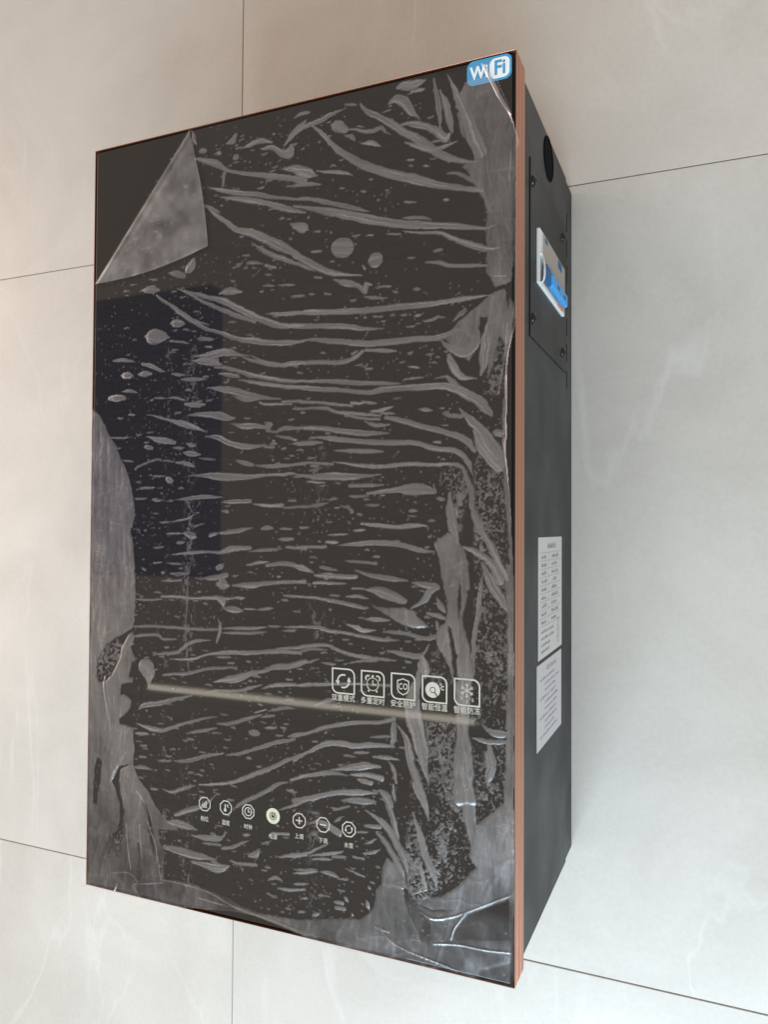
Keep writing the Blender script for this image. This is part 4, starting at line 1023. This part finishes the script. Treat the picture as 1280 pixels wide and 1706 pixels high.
def stamp(loose, high, pts, soft=.55, gain=1.0, hscale=.16, hmax=.5, warp=True, lines=True):
    S = spline(pts); S[:, 2] = np.maximum(S[:, 2], .5)
    if lines:                                            # most blisters run out to a point
        al = np.concatenate([[0], np.cumsum(np.hypot(*np.diff(S[:, :2], axis=0).T))]); tot = al[-1]
        for d_ in (al, tot - al):
            if RT.random() < .72: S[:, 2] *= np.clip(.22 + .78 * (d_ / max(.5, min(tot * .3, 3.2 * S[:, 2].max()))), .22, 1) ** .8
    m = S[:, 2].max() / 2 + 3
    i0 = max(0, int((S[:, 0].min() - m - gx[0]) / STEP)); i1 = min(NX, int((S[:, 0].max() + m - gx[0]) / STEP) + 1)
    j0 = max(0, int((S[:, 1].min() - m - gy[0]) / STEP)); j1 = min(NY, int((S[:, 1].max() + m - gy[0]) / STEP) + 1)
    if i1 <= i0 or j1 <= j0: return
    x = (WX if warp else X)[j0:j1, i0:i1]; y = (WY if warp else Y)[j0:j1, i0:i1]
    best = np.full(x.shape, 1e9); rad = np.ones(x.shape); side = np.zeros(x.shape); arc_ = np.zeros(x.shape); run = 0.
    for a, b in zip(S[:-1], S[1:]):
        d = b[:2] - a[:2]; L = max(d @ d, 1e-9)
        t = np.clip(((x - a[0]) * d[0] + (y - a[1]) * d[1]) / L, 0, 1)
        r = (a[2] + (b[2] - a[2]) * t) * (.46 if lines else .5)
        q = np.hypot(x - a[0] - t * d[0], y - a[1] - t * d[1]) - r
        k = q < best; best[k] = q[k]; rad[k] = r[k]
        sd = ((x - a[0]) * d[1] - (y - a[1]) * d[0]) / math.sqrt(L); side[k] = sd[k]; arc_[k] = (run + t * math.sqrt(L))[k]; run += math.sqrt(L)
    v = sstep(soft, -soft, best) * gain
    if lines:                                            # fine pleats running along the blister
        stamp.k += 1
        pl = vnoise(38, .95, 2, 500 + stamp.k, np.clip(arc_, 0, 400) - 200, np.clip(side, -20, 20))
        crease[j0:j1, i0:i1] = np.maximum(crease[j0:j1, i0:i1], .42 * sstep(.62, .80, pl) * sstep(.1, -.6, best))  # highlight lines along the pleats, put into the film's reflectivity
        v = v * (.55 + .72 * pl + .30 * (vnoise(26, 50, 2, 700 + stamp.k, np.clip(arc_, 0, 400) - 200, np.clip(side, -20, 20)) - .5) + .12 * sstep(-.9, -.2, best))
    loose[j0:j1, i0:i1] = np.maximum(loose[j0:j1, i0:i1], v)
    dome = np.sqrt(np.clip(1 - np.clip((best + rad) / rad, 0, 1) ** 2, 0, 1)) * np.minimum(rad * hscale, hmax)
    high[j0:j1, i0:i1] = np.maximum(high[j0:j1, i0:i1], dome)

stamp.k = 0; RT = random.Random(19)
loose = np.zeros_like(X); high = np.zeros_like(X); crease = np.zeros_like(X)
# broad parts that have come away from the glass
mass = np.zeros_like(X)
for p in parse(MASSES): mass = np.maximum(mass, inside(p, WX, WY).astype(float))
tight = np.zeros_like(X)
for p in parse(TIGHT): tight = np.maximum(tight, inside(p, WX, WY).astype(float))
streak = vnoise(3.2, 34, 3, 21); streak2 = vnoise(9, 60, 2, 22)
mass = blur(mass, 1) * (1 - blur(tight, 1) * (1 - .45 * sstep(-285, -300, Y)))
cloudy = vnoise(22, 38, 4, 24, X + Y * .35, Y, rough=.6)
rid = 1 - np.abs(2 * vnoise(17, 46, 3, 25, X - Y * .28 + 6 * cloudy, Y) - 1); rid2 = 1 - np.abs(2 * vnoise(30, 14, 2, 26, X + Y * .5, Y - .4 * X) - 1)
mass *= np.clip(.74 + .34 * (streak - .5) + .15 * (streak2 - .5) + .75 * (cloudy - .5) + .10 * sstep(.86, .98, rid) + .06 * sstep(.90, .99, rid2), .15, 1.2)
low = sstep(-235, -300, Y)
mass *= 1 - .50 * low  # film made to mirror less low down, holding back the window's reflection
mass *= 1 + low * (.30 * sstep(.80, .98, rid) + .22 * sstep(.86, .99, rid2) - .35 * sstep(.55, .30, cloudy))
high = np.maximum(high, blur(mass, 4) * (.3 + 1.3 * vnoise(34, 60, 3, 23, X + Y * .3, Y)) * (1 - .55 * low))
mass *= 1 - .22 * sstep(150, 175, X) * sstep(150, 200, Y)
# hair-fine scratches and pleats in the slack film
scr = np.zeros_like(X); dum = np.zeros_like(X); RS = random.Random(23); n = 0
while n < 1100:
    x = RS.uniform(-200, 203); y = RS.uniform(-338, 330)
    if mass[int((y - gy[0]) / STEP), int((x - gx[0]) / STEP)] < .25: continue
    n += 1; a = math.radians(RS.gauss(92, 16) if RS.random() < .75 else RS.uniform(0, 180)); l = RS.uniform(5, 24); b = RS.uniform(-.12, .12) * l; w = RS.uniform(.45, 1.0)
    c_, s_ = math.cos(a), math.sin(a)
    stamp(scr, dum, [(x - c_ * l, y - s_ * l, w * .5), (x - s_ * b, y + c_ * b, w), (x + c_ * l, y + s_ * l, w * .5)], gain=RS.uniform(.25, 1), soft=.35, warp=False, lines=False)
scr2 = scr[::-1, ::-1]
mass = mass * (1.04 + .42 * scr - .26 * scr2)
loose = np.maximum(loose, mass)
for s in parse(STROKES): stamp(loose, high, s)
# lengthwise hairlines inside each blister
hair = vnoise(34, 1.3, 2, 31, X, Y + .10 * X)
loose *= .97 + .16 * (hair - .5)
# loose flecks: small air pockets drawn out across the panel
R = random.Random(7)
fl = np.zeros_like(X); fh = np.zeros_like(X)
dens = vnoise(26, 34, 2, 41)
n = 0
while n < 1700:
    x = R.uniform(-165, 150); y = R.uniform(-325, 325)
    j, i = int((y - gy[0]) / STEP), int((x - gx[0]) / STEP)
    if dens[j, i] < R.uniform(.35, .85): continue
    n += 1
    if R.random() < .74:
        w = R.uniform(.5, 1.15); stamp(fl, fh, [(x, y, w), (x + R.uniform(.3, 1.0), y, w)], gain=R.uniform(.6, 1.1), soft=.4, lines=False)
    else:
        l = R.uniform(2, 7); w = R.uniform(.9, 1.9)
        stamp(fl, fh, [(x - l / 2, y, w * .6), (x, y + R.uniform(-.4, .4), w), (x + l / 2, y + R.uniform(-.8, .8), w * .6)], gain=R.uniform(.7, 1), lines=False)
loose = np.maximum(loose, fl); high = np.maximum(high, fh)
# fine pin-head bubbles
sp = np.zeros_like(X)
for p in parse(SPECKLE): sp = np.maximum(sp, inside(p, X, Y).astype(float))
sp = blur(sp, 6)
DX = X + (vnoise(2.3, 2.3, 2, 55) - .5) * 3.4; DY = Y + (vnoise(2.3, 2.3, 2, 56) - .5) * 3.4
dots = vnoise(1.5, 1.6, 2, 51, DX, DY, rough=.6); clump = vnoise(14, 30, 2, 52)
dots2 = vnoise(3.2, 3.4, 2, 57, DX, DY, rough=.6)
spk = np.maximum(sstep(.54, .74, dots + (clump - .5) * .45), .6 * sstep(.64, .76, dots2 + (clump - .5) * .3)) * sp * (.55 + .5 * vnoise(9, 9, 2, 58))
loose = np.maximum(loose, spk); high = np.maximum(high, spk * .25)
scat = np.clip(blur((rng.random(X.shape) < .004 * sstep(.42, .75, vnoise(30, 40, 2, 54))).astype(float), 1) * 3.2, 0, .7)
loose = np.maximum(loose, scat)
# dusty upright bands where a hand smoothed the sheet
for bx_, bw in ((-88, 5.5), (-112, 2.5), (38, 6)):
    band = np.exp(-((X - bx_) / bw) ** 2) * sstep(.52, .72, vnoise(1.7, 3.0, 2, int(60 + bw), DX, DY)) * sstep(.4, .65, vnoise(20, 30, 2, 61))
    loose = np.maximum(loose, band * .8 * (Y < 160))
for s in parse(CREASES): stamp(crease, high, [(a, b, c * .75) for a, b, c in s], soft=.45, hscale=1.5, hmax=1.6, warp=False, lines=False)
crease *= np.clip(-.05 + 1.5 * vnoise(9, 9, 3, 71), 0, 1)
# residue: fine scuffing of the clinging film
loose += .03 * vnoise(40, 2.2, 2, 81, DX, Y)

# outline of the sheet
EDGE = parse(OUTLINE)[0]
keep = inside(EDGE, X + (vnoise(18, 18, 2, 91) - .5) * 1.0, Y + (vnoise(18, 18, 2, 92) - .5) * 1.0)
# free edges stand up a little
inner = blur(keep.astype(float), 20)
lift = np.clip(1 - (inner - .5) * 2.2, 0, 1) ** 2
free = np.clip(sstep(150, 205, X) * sstep(-60, 60, Y) + sstep(-285, -330, Y), 0, 1)
high = high + lift * free * (.8 + 1.2 * vnoise(25, 25, 2, 93)) + .35 * vnoise(60, 60, 2, 94)
high = np.maximum(high, 0) 
loose = np.maximum(loose, lift * free * .55)
Z = (H * 1000 + .45 + blur(high, 1)) / 1000

idx = -np.ones(X.shape, int); idx[keep] = np.arange(keep.sum())
V = np.stack([X[keep] / 1000, Y[keep] / 1000, Z[keep]], 1)
q = keep[:-1, :-1] & keep[1:, :-1] & keep[:-1, 1:] & keep[1:, 1:]
F = np.stack([idx[:-1, :-1][q], idx[:-1, 1:][q], idx[1:, 1:][q], idx[1:, :-1][q]], 1)
LO = loose[keep]; CRZ = crease[keep]

# the corner that is folded back over itself
A_, B_, T_ = [np.array(p) for p in FLAP]
rows_ = []; nu, nv = 90, 70
Uu, Vv = np.meshgrid(np.linspace(0, 1, nu), np.linspace(0, 1, nv))
base = A_[None, None, :] * (1 - Uu[..., None]) + B_[None, None, :] * Uu[..., None]
# far edge runs A -> tip -> B with a slight bow
k = .72
e1 = np.where(Uu[..., None] < k, A_ + (T_ - A_) * (Uu[..., None] / k), T_ + (B_ - T_) * ((Uu[..., None] - k) / (1 - k)))
bow = np.where(Uu < k, np.sin(Uu / k * math.pi) * -5.0, np.sin((Uu - k) / (1 - k) * math.pi) * 3.0)
nrm = np.array([.0, 1.0]); e1 = e1 + bow[..., None] * np.where(Uu[..., None] < k, np.array([-.2, 1.]), np.array([1., .3])) 
Pf = base + (e1 - base) * Vv[..., None]
fd = np.hypot(*(Pf - base).transpose(2, 0, 1))          # distance from the fold
nz = vnoise(26, 26, 3, 101, Pf[..., 0], Pf[..., 1])
hz = .5 + 4.2 * (1 - np.exp(-fd / 2.2)) * np.exp(-fd / 55) + 1.6 * np.clip(fd / 80, 0, 1) + 1.8 * (nz - .5) * np.clip(fd / 12, 0, 1)
bulge = -2.2 * np.exp(-(fd / 1.6) ** 2)                  # the rolled fold
Vf = np.stack([Pf[..., 0] / 1000 , Pf[..., 1] / 1000, (H * 1000 + hz) / 1000], -1).reshape(-1, 3)
ii = np.arange(nu * nv).reshape(nv, nu)
Ff = np.stack([ii[:-1, :-1], ii[:-1, 1:], ii[1:, 1:], ii[1:, :-1]], -1).reshape(-1, 4) + len(V)
edge = np.exp(-fd / 3.0)
along = np.minimum(1 - Vv, 1) 
blot = vnoise(16, 16, 3, 102, Pf[..., 0], Pf[..., 1]); blot2 = vnoise(7, 7, 2, 103, Pf[..., 0], Pf[..., 1])
lf = (.82 + 1.2 * (blot - .5) + .45 * (blot2 - .5) + .34 * np.exp(-((fd - 3) / 1.6) ** 2) - .25 * np.exp(-((fd - 7) / 1.6) ** 2) + .30 * np.exp(-((fd - 11) / 2.6) ** 2) + .35 * np.exp(-((1 - Vv) / .03) ** 2)).reshape(-1)
cf = (.55 * edge * np.clip(.3 + nz, 0, 1) + .15 * np.exp(-((1 - Vv) / .012) ** 2)).reshape(-1)
Vall = np.concatenate([V, Vf]); Fall = np.concatenate([F, Ff]); LO = np.concatenate([LO, lf]); CRZ = np.concatenate([CRZ, cf])

me = bpy.data.meshes.new('protective_film')
me.vertices.add(len(Vall)); me.vertices.foreach_set('co', Vall.astype(np.float32).ravel())
me.loops.add(Fall.size); me.loops.foreach_set('vertex_index', Fall.astype(np.int32).ravel())
me.polygons.add(len(Fall)); me.polygons.foreach_set('loop_start', np.arange(0, Fall.size, 4, dtype=np.int32))
me.update(calc_edges=True); me.validate()
me.polygons.foreach_set('use_smooth', np.ones(len(me.polygons), bool))
for nme, arr in (('loose', LO), ('crease', CRZ)):
    at = me.attributes.new(nme, 'FLOAT', 'POINT'); at.data.foreach_set('value', np.clip(arr, 0, 2).astype(np.float32))
film = link('protective_film', me, M_film, boiler)
film['label'] = 'clear wrinkled protective film with air bubbles and one corner folded back'
